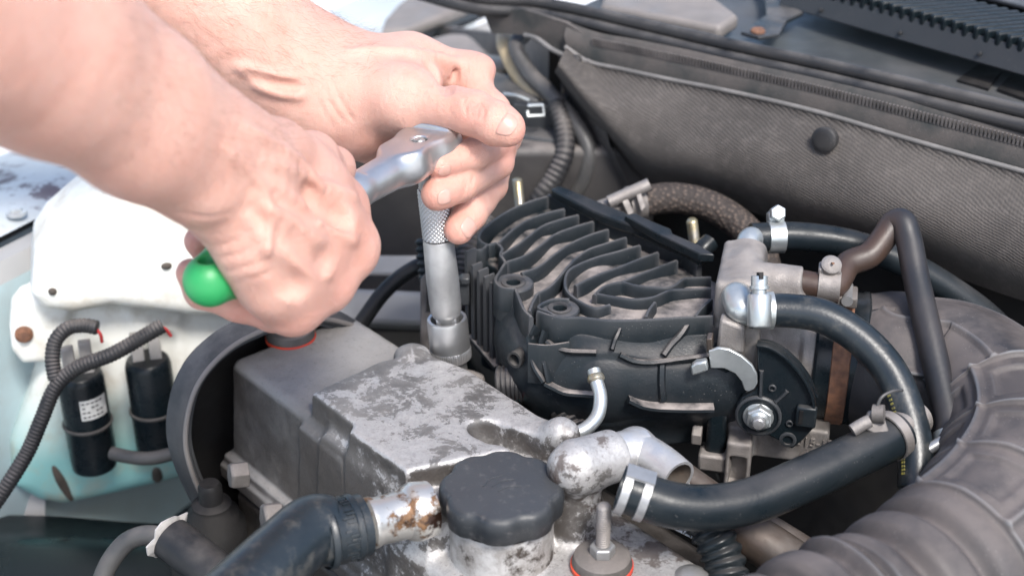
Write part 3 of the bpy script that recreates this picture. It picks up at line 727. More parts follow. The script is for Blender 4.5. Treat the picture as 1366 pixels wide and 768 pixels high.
def hexbolt(c, ax, r, h, mat, parent, name='bolt', washer=0.0, wm=None):
    mb = MB(); x, y, z = frame(ax); c = V(c)
    pr = []
    for hh, s_ in ((0, 1.0), (h*.86, 1.0), (h, .86)):
        pr.append([c+z*hh+x*(r*s_*math.cos(k*math.pi/3))+y*(r*s_*math.sin(k*math.pi/3)) for k in range(6)])
    vs_ = sum(pr, []); fs = [tuple(range(6))[::-1], tuple(range(12, 18))]
    for i in range(2):
        for k in range(6): fs.append((i*6+k, i*6+(k+1) % 6, i*6+6+(k+1) % 6, i*6+6+k))
    mb.add(vs_, fs); o = mb.build(name, mat, parent, bevel=r*.06)
    if washer > 0:
        m2 = MB(); m2.lathe(c-z*.0012, ax, [(washer*.98, 0), (washer, .0004), (washer*.97, .0013), (r, .0016)], 28); m2.build('washer', wm or mat, parent)
    return o
def thread(c, ax, r, L, mat, parent, name='stud', pitch=.0014):
    mb = MB(); prof = []; n = int(L/pitch*2)
    for i in range(n+1): prof.append((r*(1.0 if i % 2 else .88), L*i/n))
    prof += [(r*.7, L+r*.25), (r*.05, L+r*.3)]
    mb.lathe(c, ax, prof, 18); return mb.build(name, mat, parent, smooth=60)
# fixing with the red ring at the far end
c = atz(388, 452, Z1-.0005)
fx = empty('cover_fixing', c, 'round grey cover nut with a red ring under the lower fist', 'bolt', 'cover fixings')
mb = MB(); mb.lathe(c, EZ, [(.0150, -.002), (.0166, .0002), (.0166, .0022), (.0150, .0032)], 40); mb.build('red_ring', M['orange_seal'], fx)
mb = MB(); mb.lathe(c, EZ, [(.0158, .0022), (.0160, .0035), (.0150, .0075), (.0135, .0085), (.008, .0088)], 40); mb.build('cup_washer', M['cast_dark'], fx)
hexbolt(c+EZ*.0085, EZ, .0058, .006, M['steel'], fx, 'nut')
# the same with a tall stud beside the filler cap
c = at(803, 753, .764); fx2 = empty('cover_fixing', c, 'threaded stud with hex nut and red ring beside the oil cap', 'bolt', 'cover fixings')
mb = MB(); mb.lathe(c, EZ, [(.0150, -.004), (.0170, -.001), (.0170, .0010), (.0150, .0022)], 40); mb.build('red_ring', M['orange_seal'], fx2)
mb = MB(); mb.lathe(c, EZ, [(.0160, .0005), (.0164, .0020), (.0152, .0062), (.0125, .0076), (.006, .0078)], 40); mb.build('cup_washer', M['cast_dark'], fx2)
hexbolt(c+EZ*.0076, EZ, .0070, .0062, M['steel'], fx2, 'nut'); thread(c+EZ*.0135, EZ, .0040, .0255, M['cast'], fx2)
# second fixing peeping in at the lower edge
c = at(922, 778, .762); mb = MB(); mb.lathe(c, EZ, [(.0105, -.006), (.011, .001), (.009, .006), (.004, .0085), (.0005, .009)], 28); mb.build('cap_nut', M['steel'], vc, smooth=60)
# flange bolts on the near side
def near_bolt(px, py, d, r):
    c = at(px, py, d); ax = (-EV*.85-EU*.30+EZ*.12).normalized(); hexbolt(c, ax, r, .011, M['cast_dark'], vc, 'flange_bolt')
near_bolt(330, 632, .862, .0085); near_bolt(375, 690, .822, .0100)

# oil filler cap: eight shallow scallops
mb = MB(); mb.lathe(oc, EZ, [(.0292, -.075), (.0284, -.040), (.0280, -.0165), (.0276, -.0142), (.024, -.0138)], 72, cap=False); mb.build('filler_neck', M['neck'], vc, smooth=40)
cap = empty('oil_filler_cap', oc-EZ*.02, 'round black oil filler cap with a scalloped grip edge', 'cap')
def lobe(t, h): return 1.02-.075*(.5-.5*math.cos(8*t+.4))**2.2
mb = MB(); R0 = .0335
mb.lathe(oc, EZ, [(R0*.93, -.0140), (R0*.965, -.0132), (R0*.985, -.004), (R0*.975, -.0010), (R0*.94, .0012), (R0*.88, .0020)], 160, mod=lobe, cap=False); mb.build('rim', M['cap'], cap, smooth=60)
prof = [(R0*.90, .0006), (R0*.88, .0021), (R0*.82, .0023), (R0*.5, .0026), (R0*.2, .0027), (.0002, .0027)]
mb = MB(); mb.lathe(oc, EZ, prof, 160, mod=lambda t, h: lobe(t, h) if h < .0022 else 1+(lobe(t, h)-1)*.8, cap=False); mb.build('top_plate', M['cap'], cap, smooth=60)
mb = MB()   # worn moulded oil-can mark
px_ = V((.93, .36, 0)); py_ = V((-.36, .93, 0)); q = oc+EZ*.0027
mb.tube([q+px_*-.010+py_*.001, q+px_*-.004+py_*.006, q+px_*.003+py_*.0065], .0004, 6); mb.tube([q+px_*-.006+py_*-.001, q+px_*.000+py_*.002, q+px_*.008+py_*.001], .0004, 6)
mb.tube([q+px_*-.004+py_*-.006, q+px_*.003+py_*-.004, q+px_*.009+py_*-.006], .0004, 6); mb.build('moulded_mark', M['cap'], cap)
mb = MB(); mb.lathe(oc-EZ*.0160, EZ, [(.0285, 0), (.0288, .001), (.0285, .003)], 48); mb.build('gasket', M['dark'], cap)

# oil-stained stub on the near side and its hose
sa = at(546, 684, .758); sb = at(474, 702, .744); sd_ = (sb-sa).normalized()
L = (sb-sa).length
mb = MB(); mb.lathe(sa, sd_, [(.0150, -.012), (.0162, -.003), (.0150, .001), (.0132, .003), (.0128, L*.60), (.0138, L*.68), (.0138, L*.76), (.0118, L*.82), (.0118, L*1.1)], 40); mb.build('stub_pipe', M['stub'], vc)
hA = empty('breather_hose', at(410, 715, .735), 'thick black rubber hose pushed towards an oil-stained stub, at the lower left', 'hose')
hs = sb-sd_*.001
pts = [hs-sd_*.0035, hs+sd_*.014, at(420, 706, .735), at(370, 745, .715), at(310, 800, .690), at(250, 850, .67)]
mb = MB(); v_, f_ = sweep(pts, [.0165, .0170, .0185, .0180, .0178, .0178, .0178], 40, 12); m_ = len(v_)//40
mb.add(v_, f_+[tuple(range(40))[::-1], tuple((m_-1)*40+k for k in range(40))]); mb.build('hose_wall', M['hose'], hA, smooth=50)
mb = MB(); mb.lathe(hs+sd_*.001, sd_, [(.0172, 0), (.0178, .0008), (.0178, .0035), (.0172, .0042)], 48, cap=False); mb.build('moulded_band', M['hose'], hA)
mb = MB(); mb.lathe(hs+sd_*.0155, sd_, [(.0180, 0), (.0190, .001), (.0190, .003), (.0182, .0042)], 48, cap=False); mb.build('moulded_band', M['hose'], hA)
x_, y_, z_ = frame(sd_, -FW)
for k in range(26):
    t = RAD(-95+k*7.5); h = .0075+.002*math.sin(k*2.1); o_ = x_*math.cos(t)+y_*math.sin(t)
    if k % 5 == 4: continue
    mb = MB() if k == 0 else mb; mb.box(hs+sd_*h+o_*.0172, (.0008, .0011, .0045+.0015*(k % 3)), (o_, z_.cross(o_), z_))
mb.build('moulded_marks', M['hose'], hA)

# nickel breather tube
bt = empty('breather_tube', at(762, 580, .80), 'bent bare metal tube rising from the valve cover', 'tube')
bp = [at(750, 579, .801), at(775, 575, .803), at(796, 556, .808), at(801, 530, .813), at(795, 505, .816), at(792, 493, .818)]
mb = MB(); mb.tube(bp, .0040, 20, hollow=.3); mb.build('tube_wall', M['zinc'], bt)
dn = (bp[-1]-bp[-2]).normalized(); mb = MB(); mb.lathe(bp[-1]-dn*.0075, dn, [(.0041, 0), (.0050, .0012), (.0050, .0030), (.0041, .0045)], 24, cap=False); mb.build('bead', M['brass'], bt)

# cast elbow with its open mouth
el = empty('outlet_elbow', at(850, 600, .785), 'bare aluminium pipe elbow with an open rusty mouth', 'pipe')
ep = [at(818, 607, .779), at(835, 602, .783), at(858, 597, .788)]
mb = MB(); mb.tube(ep, .0118, 32, smoothpath=False); mb.build('collar_pipe', M['alu'], el)
e2 = [at(846, 596, .788), at(880, 617, .776), at(905, 638, .765)]
mb = MB(); v_, f_ = sweep(e2, .0105, 36, 8); mb.tube(e2, .0107, 36, hollow=.16); mb.build('mouth_pipe', M['alu'], el)
S = SDF(at(846, 597, .788)-V((.02, .02, .02)), at(846, 597, .788)+V((.02, .02, .02)), .001); S.chain([ep[1], at(848, 597, .788)], [.0113, .0113]); S.chain([at(848, 597, .788), e2[0].lerp(e2[1], .4)], [.0113, .0106], k=.003); v, f = S.mesh(); link('elbow_knuckle', v, f, M['alu'], el, smooth=180)
ed = (e2[2]-e2[1]).normalized(); mb = MB(); mb.lathe(e2[2]-ed*.014, ed, [(.0001, 0), (.0074, .0002), (.0088, .0136)], 32, cap=False); mb.build('rusty_bore', M['stain'], el)

# engine block and cylinder head under the cover
blk = empty('engine_block', E(.06, .05, -.3), 'grimy dark engine block below the valve cover', 'engine')
mb = MB(); mb.box(E(.090, .045, -.20), (.33, .115, .19), AX); mb.build('cylinder_head', M['oily'], blk, bevel=.004)
mb = MB(); mb.box(E(.04, -.035, -.165), (.26, .05, .06), AX); mb.build('exhaust_side_ledge', M['oily'], blk, bevel=.006)
mb = MB(); mb.box(E(.25, .14, -.18), (.5, .12, .10), AX); mb.build('intake_side_ledge', M['oily'], blk, bevel=.006)
c = at(283, 676, .90); mb = MB(); mb.lathe(c, EZ, [(.020, -.03), (.020, -.012), (.0165, -.008), (.0165, -.004), (.0125, 0), (.0125, .003), (.0075, .005), (.0075, .016), (.006, .0185)], 24); mb.build('dust_boot', M['dark'], blk, smooth=50)

# belt cover: thick black arch behind the far end of the valve cover
arch = empty('timing_belt_cover', at(300, 640, .93), 'large black arched timing belt cover behind the far end of the valve cover', 'cover')
AP = at(296, 600, .925)
axs, axt = EU, EV
# arch in the (EV, Z) plane, placed just behind the cover's end
base = E(-.09, 0, 0)
def arch_pt(t, z, s): return base+EV*t+EZ*z+EU*s
outer = [(-.030, -.26), (-.0323, -.132), (-.039, -.1046), (-.0456, -.0778), (-.0479, -.0538), (-.0441, -.0329), (-.0355, -.0144), (-.0225, -.0021), (-.0044, .0063), (.0177, .009), (.0458, .0071), (.0741, -.0047), (.0973, -.0229), (.115, -.06), (.12, -.16)]
oo = []
for p in crom([V((a, b, 0)) for a, b in outer], 6): oo.append((p.x, p.y))
def off(path, d):
    out = []
    for i in range(len(path)):
        a = path[max(0, i-1)]; b = path[min(len(path)-1, i+1)]; tx, ty = b[0]-a[0], b[1]-a[1]; l = math.hypot(tx, ty); out.append((path[i][0]+ty/l*d, path[i][1]-tx/l*d))
    return out
inn = off(oo, .010); inn2 = off(oo, .0025)
def strip(rows, name, mat, par):
    n = len(rows[0]); v = [p for r in rows for p in r]; f = [(i*n+j, i*n+j+1, (i+1)*n+j+1, (i+1)*n+j) for i in range(len(rows)-1) for j in range(n-1)]
    return link(name, v, f, mat, par, smooth=45)
s0, s1 = .0, .018
rows = [[arch_pt(a, b, s0) for a, b in oo], [arch_pt(a, b, s1-.003) for a, b in oo], [arch_pt(a, b, s1) for a, b in inn2], [arch_pt(a, b, s1) for a, b in off(oo, .006)], [arch_pt(a, b, s1-.004) for a, b in off(oo, .008)], [arch_pt(a, b, s1-.004) for a, b in inn], [arch_pt(a, b, s1-.034) for a, b in off(oo, .013)]]
strip(rows, 'arch_rim', M['arch'] if 'arch' in M else M['seal'], arch)
MB().tube([arch_pt(a, b, s1+.0002) for a, b in off(oo, .0034)], .0016, 8, smoothpath=False).build('front_lip', M['lid_grey'], arch)
fan = [arch_pt(a, b, s1-.034) for a, b in off(oo, .0125)]
link('back_plate', fan, [tuple(range(len(fan)))], M['dark'], arch, smooth=None)
# ---------------------------------------------------------------- ratchet wrench, extension bar, socket
BAR_B = at(604, 497, .903); BAR_T = at(573, 214, .838); BAX = (BAR_T-BAR_B).normalized()
def on_bar(py):
    """point of the bar's axis seen at photo row py"""
    lo, hi = -0.3, 1.3
    for _ in range(40):
        m = (lo+hi)/2; q = BAR_B.lerp(BAR_T, m)-CAM; y = 384-FPX*q.dot(UP)/q.dot(FW)
        if y > py: lo = m
        else: hi = m
    return BAR_B.lerp(BAR_T, (lo+hi)/2)
HEAD = on_bar(196)
BUTT = at(278, 375, .686)
ratchet = empty('ratchet_wrench', BUTT, 'satin steel ratchet wrench with a green rubber grip end, held in both hands', 'wrench')
hx = (HEAD-BUTT); hx = (hx-BAX*hx.dot(BAX)).normalized(); hy = BAX.cross(hx)
neck0 = HEAD - hx*.026 - BAX*.001
S = SDF([min(BUTT[i], HEAD[i])-.045 for i in range(3)], [max(BUTT[i], HEAD[i])+.045 for i in range(3)], .0011)
S.cyl(HEAD-BAX*.010, HEAD+BAX*.012, .0180, r=.007)
S.ell(HEAD+hx*.002, (.0215, .0182, .0128), (hx, hy, BAX), k=.005)
S.box(HEAD-hx*.017+BAX*.002, (.014, .0135, .009), (hx, hy, BAX), r=.005, k=.006)
S.cone(neck0, BUTT.lerp(HEAD, .62), .0112, .0100, k=.014)
S.cone(BUTT.lerp(HEAD, .62), BUTT.lerp(HEAD, .25), .0100, .0090, k=.004)
S.box(HEAD+BAX*.0168-hx*.033, (.035, .05, .0068), (hx, hy, BAX), mode='s', k=.001)          # flat top face
S.cyl(HEAD+BAX*.004-hx*.012-hy*.003, HEAD+BAX*.02-hx*.012-hy*.003, .0048, r=.0, mode='s', k=.0012)  # selector pocket
v, f = S.mesh(); link('ratchet_body', v, f, M['satin_chrome'], ratchet, smooth=180)
mb = MB(); sc_ = HEAD+BAX*.0065-hx*.012-hy*.003
mb.lathe(sc_, BAX, [(.0034, -.003), (.0034, .0022), (.0026, .0032), (.0004, .0034)], 20)
mb.box(sc_+BAX*.003-hx*.002, (.0045, .0022, .0024), (hx, hy, BAX)); mb.build('selector_button', M['steel'], ratchet)
gx = (BUTT.lerp(HEAD, .5)-BUTT).normalized()
# grip: domed rubber end with a hanging hole through it
S = SDF(BUTT-V((.05, .05, .05)), BUTT+gx*.06+V((.05, .05, .06)), .001)
S.chain([BUTT+gx*.001, BUTT+gx*.02, BUTT+gx*.075], [.0130, .0155, .0135], k=.004)
ga, gb, _ = frame(gx, UP)
S.chain([BUTT+gx*.009-gb*.03-ga*.003, BUTT+gx*.009+gb*.03-ga*.003], [.0036, .0036], mode='s', k=.002)
S.chain([BUTT+gx*.003+ga*.007-FW*.004, BUTT+gx*.013+ga*.012-FW*.012], [.0042, .0048], mode='s', k=.002)
v, f = S.mesh(); grip = link('grip', v, f, M['green'], ratchet, smooth=180)

bar = empty('extension_bar', on_bar(440), 'steel extension bar with a knurled collar standing between the hand and the socket', 'tool')
mb = MB(); t0 = on_bar(419); L = (HEAD-t0).length-.012
bl = (on_bar(318)-t0).length; bk = (on_bar(252)-t0).length
mb.lathe(t0, BAX, [(.0070, -.006), (.0074, -.002), (.0088, .0), (.0098, .0035), (.0100, .008), (.0101, bl*.5), (.0094, bl-.001), (.0090, bl)], 40); mb.build('shaft', M['steel'], bar)
# knurled collar: crossed helical grooves as relief
n = 120; rows = 90; vv = []; ff = []; x_, y_, z_ = frame(BAX)
for i in range(rows):
    h = bl+.0004+(bk-bl)*i/(rows-1)
    for k in range(n):
        t = 2*math.pi*k/n; a = 20*t+h*2300; b = 20*t-h*2300
        rr = .0090+.00055*(min(math.cos(a), math.cos(b)))-(.0006 if i in (0, rows-1) else 0)
        vv.append(t0+BAX*h+x_*(rr*math.cos(t))+y_*(rr*math.sin(t)))
for i in range(rows-1):
    for k in range(n): ff.append((i*n+k, i*n+(k+1) % n, (i+1)*n+(k+1) % n, (i+1)*n+k))
link('knurled_collar', vv, ff, M['satin_chrome'], bar, smooth=180)
mb = MB(); mb.lathe(t0, BAX, [(.0078, bk), (.0082, bk+.002), (.0082, L-.001), (.0072, L)], 28); mb.build('upper_shank', M['steel'], bar)
mb = MB(); mb.box(t0-BAX*.004, (.0128, .0128, .012), (x_, y_, z_)); mb.build('drive_square', M['satin_chrome'], bar, bevel=.0008)

sk0 = on_bar(478); sk1 = on_bar(424); SL = (sk1-sk0).length
sock = empty('socket', on_bar(496), 'satin chrome socket with a fluted ring on the end of the bar', 'socket')
def flute(t, h): return 1+.014*(1 if math.cos(t*56) > 0 else -1)
mb = MB(); mb.lathe(sk0, BAX, [(.0120, .008), (.0126, .0082), (.0128, .011), (.0127, SL-.002), (.0122, SL), (.0104, SL), (.0100, SL-.0012), (.0090, SL-.012)], 48, cap=False); mb.build('socket_body', M['satin_chrome'], sock)
mb = MB(); mb.lathe(sk0, BAX, [(.0118, .0005), (.0129, .0012), (.0131, .0030), (.0131, .0066), (.0126, .0082)], 224, mod=flute); mb.build('fluted_ring', M['satin_chrome'], sock, smooth=20)
mb = MB(); mb.lathe(sk0, BAX, [(.0088, -.022), (.0094, -.02), (.0096, -.001), (.0104, .001)], 40); mb.build('socket_nose', M['steel'], sock)
def text(name, body, loc, xdir, ydir, size, mat, parent=None, ext=.0002):
    cu = bpy.data.curves.new(name, 'FONT'); cu.body = body; cu.size = size; cu.extrude = ext; cu.align_x = 'CENTER'; cu.align_y = 'CENTER'
    tmp = bpy.data.objects.new(name+'_tmp', cu); col.objects.link(tmp); dg = bpy.context.evaluated_depsgraph_get()
    me = bpy.data.meshes.new_from_object(tmp.evaluated_get(dg)); bpy.data.objects.remove(tmp); bpy.data.curves.remove(cu)
    x = V(xdir).normalized(); z = x.cross(V(ydir)).normalized(); y = z.cross(x)
    vs_ = [V(loc)+x*q.co.x+y*q.co.y+z*q.co.z for q in me.vertices]; fs = [tuple(p.vertices) for p in me.polygons]
    bpy.data.meshes.remove(me); return link(name, vs_, fs, mat, parent, smooth=None)
_t = sk0+BAX*(SL*.62); _o = (-RT*.86-FW*.5); _o = (_o-BAX*_o.dot(BAX)).normalized()
text('size_stamp', '21', _t+_o*.01225, BAX.cross(_o).normalized(), BAX, .0055, M['ink'], sock, .0001)

# ---------------------------------------------------------------- the mechanic's two forearms and hands

mm = .001
person = empty('person', at(150, 120, .6), "person's two bare forearms and hands leaning in from the left, working a ratchet wrench", 'person')
# near (right) arm, fist closed round the grip
S = SDF(at(-40, 500, .60)-V((.12, .16, .06)), at(520, 60, .82)+V((.05, .05, .06)), .0014)
lo = np.array([-.33, -.40, .02]); hi = np.array([-.06, .03, .40])
S = SDF(lo, hi, .0014)
EL = at(-330, -160, .44); W1 = at(318, 222, .668)
S.chain([EL, at(50, 52, .560), at(180, 134, .610), W1], [.042, .0370, .0310, .0262], k=.012)
S.chain([at(-200, -170, .46), at(100, 56, .58), at(222, 150, .632), at(340, 208, .684)], [.034, .0275, .0220, .0190], k=.010)   # radius side
S.chain([at(-250, -30, .45), at(60, 100, .56), at(184, 184, .61), at(274, 250, .655)], [.036, .029, .0240, .0205], k=.012)     # ulna side
S.ell(at(272, 256, .642), (.012, .011, .0105), k=.012)                                                                       # ulna head
# back of the hand: four metacarpals in one slab
MC = {'i': (at(450, 276, .742), .0120), 'm': (at(460, 331, .731), .0130), 'r': (at(431, 375, .719), .0122), 'p': (at(390, 408, .708), .0112)}
CB = {'i': at(366, 210, .695), 'm': at(350, 235, .684), 'r': at(330, 262, .677), 'p': at(312, 285, .672)}
for q in 'imrp': S.chain([CB[q], CB[q].lerp(MC[q][0], .5)+BAX*.0, MC[q][0]], [.0175, .0148, MC[q][1]], k=.012)
S.ell(at(385, 300, .715), (.028, .030, .018), k=.02)
# heel of the hand over the grip
S.chain([at(308, 262, .668), at(348, 324, .676), at(370, 376, .691), at(384, 400, .704)], [.0205, .0185, .0155, .0135], k=.010)
S.chain([at(335, 260, .668), at(378, 330, .684), at(400, 376, .700)], [.017, .016, .013], k=.012)
# fingers
def finger(pts, rs, k=.006): S.chain(pts, [r for r in rs], k=k)
finger([MC['i'][0], at(452, 290, .775), at(436, 318, .795), at(408, 325, .785)], [.0118, .0108, .0095, .008], k=.010)
finger([MC['m'][0], at(455, 342, .766), at(425, 372, .785), at(380, 368, .772)], [.0130, .0115, .0100, .0085], k=.012)
finger([MC['r'][0], at(415, 394, .752), at(340, 396, .752), at(292, 352, .735), at(266, 322, .722)], [.0118, .0108, .0092, .0085, .0078], k=.004)
finger([MC['p'][0], at(366, 416, .722), at(318, 404, .718), at(270, 388, .712), at(254, 364, .704)], [.0112, .0098, .0092, .0086, .0074], k=.004)
S.chain([MC[q][0]-FW*.001 for q in 'imrp'], [.0112, .0118, .0112, .0100], k=.012)
for fr in (.45, .72): S.chain([CB[q].lerp(MC[q][0], fr)-FW*.002 for q in 'imrp'], [.0135, .0140, .0135, .0125], k=.014)
# knuckles, tendons and veins
for q, dx in (('i', 4), ('m', 6), ('r', 3), ('p', 0)):
    S.ell(MC[q][0]-FW*.0008+RT*.0015, (.0108, .0108, .0100), k=.010)
def dirv_(a, b): return (V(b)-V(a)).normalized()
def line(S, pts, rs, out, k, mode='u', per=4):
    P_ = crom([V((x, y, 0)) for x, y in pts], per); m_ = len(P_)
    Q = [S.surf(p.x, p.y, out) for p in P_]
    for _ in range(3): Q = [Q[0]]+[(Q[i-1]+Q[i]*2+Q[i+1])/4 for i in range(1, m_-1)]+[Q[-1]]
    R_ = [float(np.interp(i/(m_-1), np.linspace(0, 1, len(rs)), rs)) for i in range(m_)]
    S.chain(Q, R_, k=k, mode=mode)
TEND = [[(352, 214), (400, 232), (450, 254), (474, 264)], [(350, 236), (400, 270), (450, 308), (474, 322)], [(340, 262), (380, 305), (425, 350), (440, 366)], [(332, 290), (358, 340), (380, 384), (388, 398)]]
for t_ in TEND: line(S, t_, [.0004, .0009, .0011], -.0002, .005)
line(S, [(300, 196), (338, 232), (362, 280), (356, 330), (372, 372)], [.0007, .0010, .0010, .0006], .0000, .004)
line(S, [(362, 280), (398, 300), (424, 344)], [.0011, .0012, .0008], -.0001, .004)
line(S, [(330, 170), (372, 196), (408, 222), (430, 262), (428, 296)], [.0009, .0012, .0012, .0008], -.0001, .004)
for t_ in ([(408, 262), (440, 282), (462, 294)], [(396, 318), (428, 345), (442, 350)], [(366, 352), (388, 380), (398, 390)]): line(S, t_, [.0003, .0006, .0004], .0006, .010, 's')
for t_ in ([(285, 330), (312, 322), (345, 300)], [(292, 345), (322, 338), (352, 322)], [(300, 362), (330, 356), (356, 346)], [(232, 284), (275, 290), (312, 284)], [(310, 380), (336, 372), (360, 364)]): line(S, t_, [.0002, .0004, .0002], .0003, .0016, 's')
# thumb over the far side of the grip
S.chain([at(372, 206, .695), at(416, 211, .735), at(446, 223, .765), at(455, 232, .785)], [.0145, .0125, .0096, .0088], k=.008)
# wrist crease
S.noise(.00012, .009, 3)
v1, f1 = S.mesh(); v1 = relax(v1, f1, 2)

# far (left) hand wrapped over the ratchet head
lo = np.array([-.33, -.12, .02]); hi = np.array([.06, .22, .40]); S = SDF(lo, hi, .0013)
W2 = at(432, 116, .872)
S.chain([at(-40, -190, .80), at(180, -45, .83), at(310, 36, .852), W2], [.046, .040, .0335, .0285], k=.012)
S.chain([at(330, 82, .86), at(415, 138, .870), at(478, 160, .872)], [.026, .0235, .0235], k=.02)
S.chain([at(330, 10, .86), at(430, 75, .884), at(480, 92, .893)], [.025, .0195, .019], k=.02)
# dorsum from the wrist to the index knuckle and behind
MI = at(613, 96, .905)
S.chain([at(470, 95, .890), at(545, 86, .900), MI], [.0195, .0175, .0130], k=.014)
S.chain([at(470, 110, .905), at(555, 112, .918), at(622, 124, .930)], [.0200, .0180, .0130], k=.014)
S.chain([at(470, 135, .915), at(555, 150, .930), at(618, 160, .945)], [.0190, .0170, .0125], k=.014)
S.chain([at(470, 160, .915), at(550, 185, .930), at(600, 195, .945)], [.0180, .0155, .0115], k=.014)
# palm under, in the shade
S.chain([at(450, 165, .885), at(500, 178, .905), at(560, 185, .925)], [.0200, .0160, .0120], k=.014)
# web muscle and thumb
S.ell(at(525, 112, .872), (.030, .020, .020), k=.02)
TH = [at(470, 128, .868), at(540, 132, .848), at(585, 140, .836), at(632, 151, .822), at(664, 166, .813), at(677, 172, .810)]
S.chain(TH[:3], [.0235, .0182, .0138], k=.012); S.chain(TH[2:], [.0138, .0130, .0126, .0105], k=.003)
# fingers curling round and back
IDX = [MI, at(656, 150, .885), at(666, 188, .868), at(632, 206, .838), at(586, 220, .824)]
MID = [at(622, 124, .930), at(670, 180, .905), at(662, 216, .872), at(612, 244, .840), at(584, 259, .829)]
RNG = [at(618, 160, .945), at(662, 215, .925), at(654, 248, .892), at(627, 284, .858), at(612, 306, .850)]
PNK = [at(600, 195, .945), at(628, 245, .930), at(622, 270, .905), at(600, 290, .885)]
S.chain(IDX[:3], [.0120, .0112, .0104], k=.006); S.chain(IDX[2:], [.0104, .0098, .0078], k=.0025)
S.chain(MID[:3], [.0125, .0118, .0108], k=.006); S.chain(MID[2:], [.0108, .0114, .0102], k=.0025)
S.chain(RNG[:3], [.0118, .0110, .0106], k=.003); S.chain(RNG[2:], [.0106, .0104, .0092], k=.0025)
S.chain(PNK, [.0105, .0095, .0088, .0078], k=.0025)
S.ell(at(640, 92, .900), (.010, .010, .009), k=.010)
# creases: knuckle folds of the thumb, web folds, wrist tendons
for dx in (-10, -3, 3, 10):
    line(S, [(628+dx, 133+dx*.25), (634+dx*1.25, 143+dx*.3), (632+dx, 156+dx*.3)], [.0003, .0007, .0003], .0003, .0018, 's')
line(S, [(572, 84), (588, 102), (598, 122)], [.0012, .0022, .0010], .0006, .006, 's')
line(S, [(600, 76), (606, 92), (604, 108)], [.0008, .0014, .0006], .0006, .004, 's')
line(S, [(586, 76), (594, 88), (598, 100)], [.0008, .0012, .0006], .0002, .004)
line(S, [(318, 88), (352, 102), (392, 105)], [.0012, .0018, .0010], .0001, .006)
line(S, [(340, 112), (372, 122), (402, 128)], [.0009, .0014, .0008], .0001, .006)
line(S, [(330, 100), (362, 112), (396, 116)], [.0008, .0016, .0008], .0006, .005, 's')
for t_ in ([(432, 112), (440, 138), (460, 164)], [(442, 106), (452, 132), (474, 164)], [(424, 120), (430, 146), (446, 172)]): line(S, t_, [.0003, .0006, .0003], .0004, .0020, 's')
line(S, [(470, 70), (520, 68), (575, 76), (612, 84)], [.0010, .0018, .0020, .0012], .0004, .006)
for (a_, b_) in (((640, 196), (636, 214)), ((632, 198), (628, 216)), ((632, 236), (626, 258)), ((624, 240), (618, 262))): line(S, [a_, b_], [.0004, .0004], .0003, .0016, 's')
S.noise(.00018, .008, 5)
v2, f2 = S.mesh(); v2 = relax(v2, f2, 2)
# the arms go on beyond the elbows, out of the picture
xd = dirv_(at(60, 62, .56), EL); e1v, e1f = sweep([at(-150, -62, .502), EL, EL+xd*.10+EZ*.01, EL+xd*.22+EZ*.05], [.0375, .0450, .0465, .050], 48, 8)
xf = dirv_(at(180, -45, .83), at(-40, -190, .80)); fe = at(-40, -190, .80); e2v, e2f = sweep([at(60, -124, .814), fe, fe+xf*.10, fe+xf*.24+EZ*.03], [.0430, .0475, .049, .052], 48, 8)
nv = len(v1)+len(v2); allq = np.concatenate([f1, f2+len(v1), np.array(e1f)+nv, np.array(e2f)+nv+len(e1v)])
body = link('arms', np.concatenate([v1, v2, np.array([tuple(p) for p in e1v]), np.array([tuple(p) for p in e2v])]), allq, M['skin'], person, smooth=180)

from mathutils.bvhtree import BVHTree
SKB = BVHTree.FromPolygons(v2.tolist(), f2.tolist())
def flush(o, spots):
    v_ = np.concatenate([v1, v2, np.array([tuple(p) for p in e1v]), np.array([tuple(p) for p in e2v])]); a = np.zeros(len(v_))
    for (p, r) in spots: a = np.maximum(a, np.exp(-((v_-np.array(p))**2).sum(1)/(r*r)))
    at_ = o.data.attributes.new('flush', 'FLOAT', 'POINT'); at_.data.foreach_set('value', a.astype(np.float32))
flush(body, [(MC[q][0]-FW*.008, .016) for q in 'imrp']+[(at(455, 228, .77), .012), (at(262, 325, .715), .016), (at(250, 368, .70), .016), (at(330, 420, .71), .016)]
      +[(at(690, 178, .81), .010), (IDX[4], .015), (MID[4], .016), (RNG[4], .015), (at(668, 195, .86), .018), (at(640, 88, .90), .012), (at(632, 148, .81), .009), (at(470, 185, .88), .022)])
def nail(c, along, out, L, W):
    """curved plate lying on the end of a finger"""
    al = V(along).normalized(); o = V(out); o = (o-al*o.dot(al)).normalized(); sd = al.cross(o); c = V(c)
    nu, nv = 13, 13; top = []; bot = []
    for i in range(nu):
        u = -1+2*i/(nu-1)
        for j in range(nv):
            t = -1+2*j/(nv-1); k = 1-.18*max(0, u)**2-.42*max(0, abs(u)-.55)
            x = u*L/2*(1-.10*t*t); y = t*W/2*k
            h = -(t*t)*W*.16-.0007*max(0, -u-.7)*3-(.0009 if abs(t) > .95 or abs(u) > .95 else 0)-.06*L*u*u
            p = c+al*x+sd*y
            hh, hn, _, _ = SKB.find_nearest(p); p = hh+hn*(.0005 if max(abs(t), abs(u)) < .9 else -.0003); top.append(p); bot.append(p-o*.0012)
    n = nu*nv; fs = []
    for i in range(nu-1):
        for j in range(nv-1):
            a = i*nv+j; q = (a, a+1, a+nv+1, a+nv); fs.append(q); fs.append(tuple(n+k for k in q[::-1]))
    return link('fingernail', top+bot, fs, M['nail'], person, smooth=180)
def dirv(a, b): return (V(b)-V(a)).normalized()
nail(at(679, 170, .8000), dirv(TH[3], TH[5])+UP*.1, -FW+UP*.30+RT*.05, .0140, .0160)
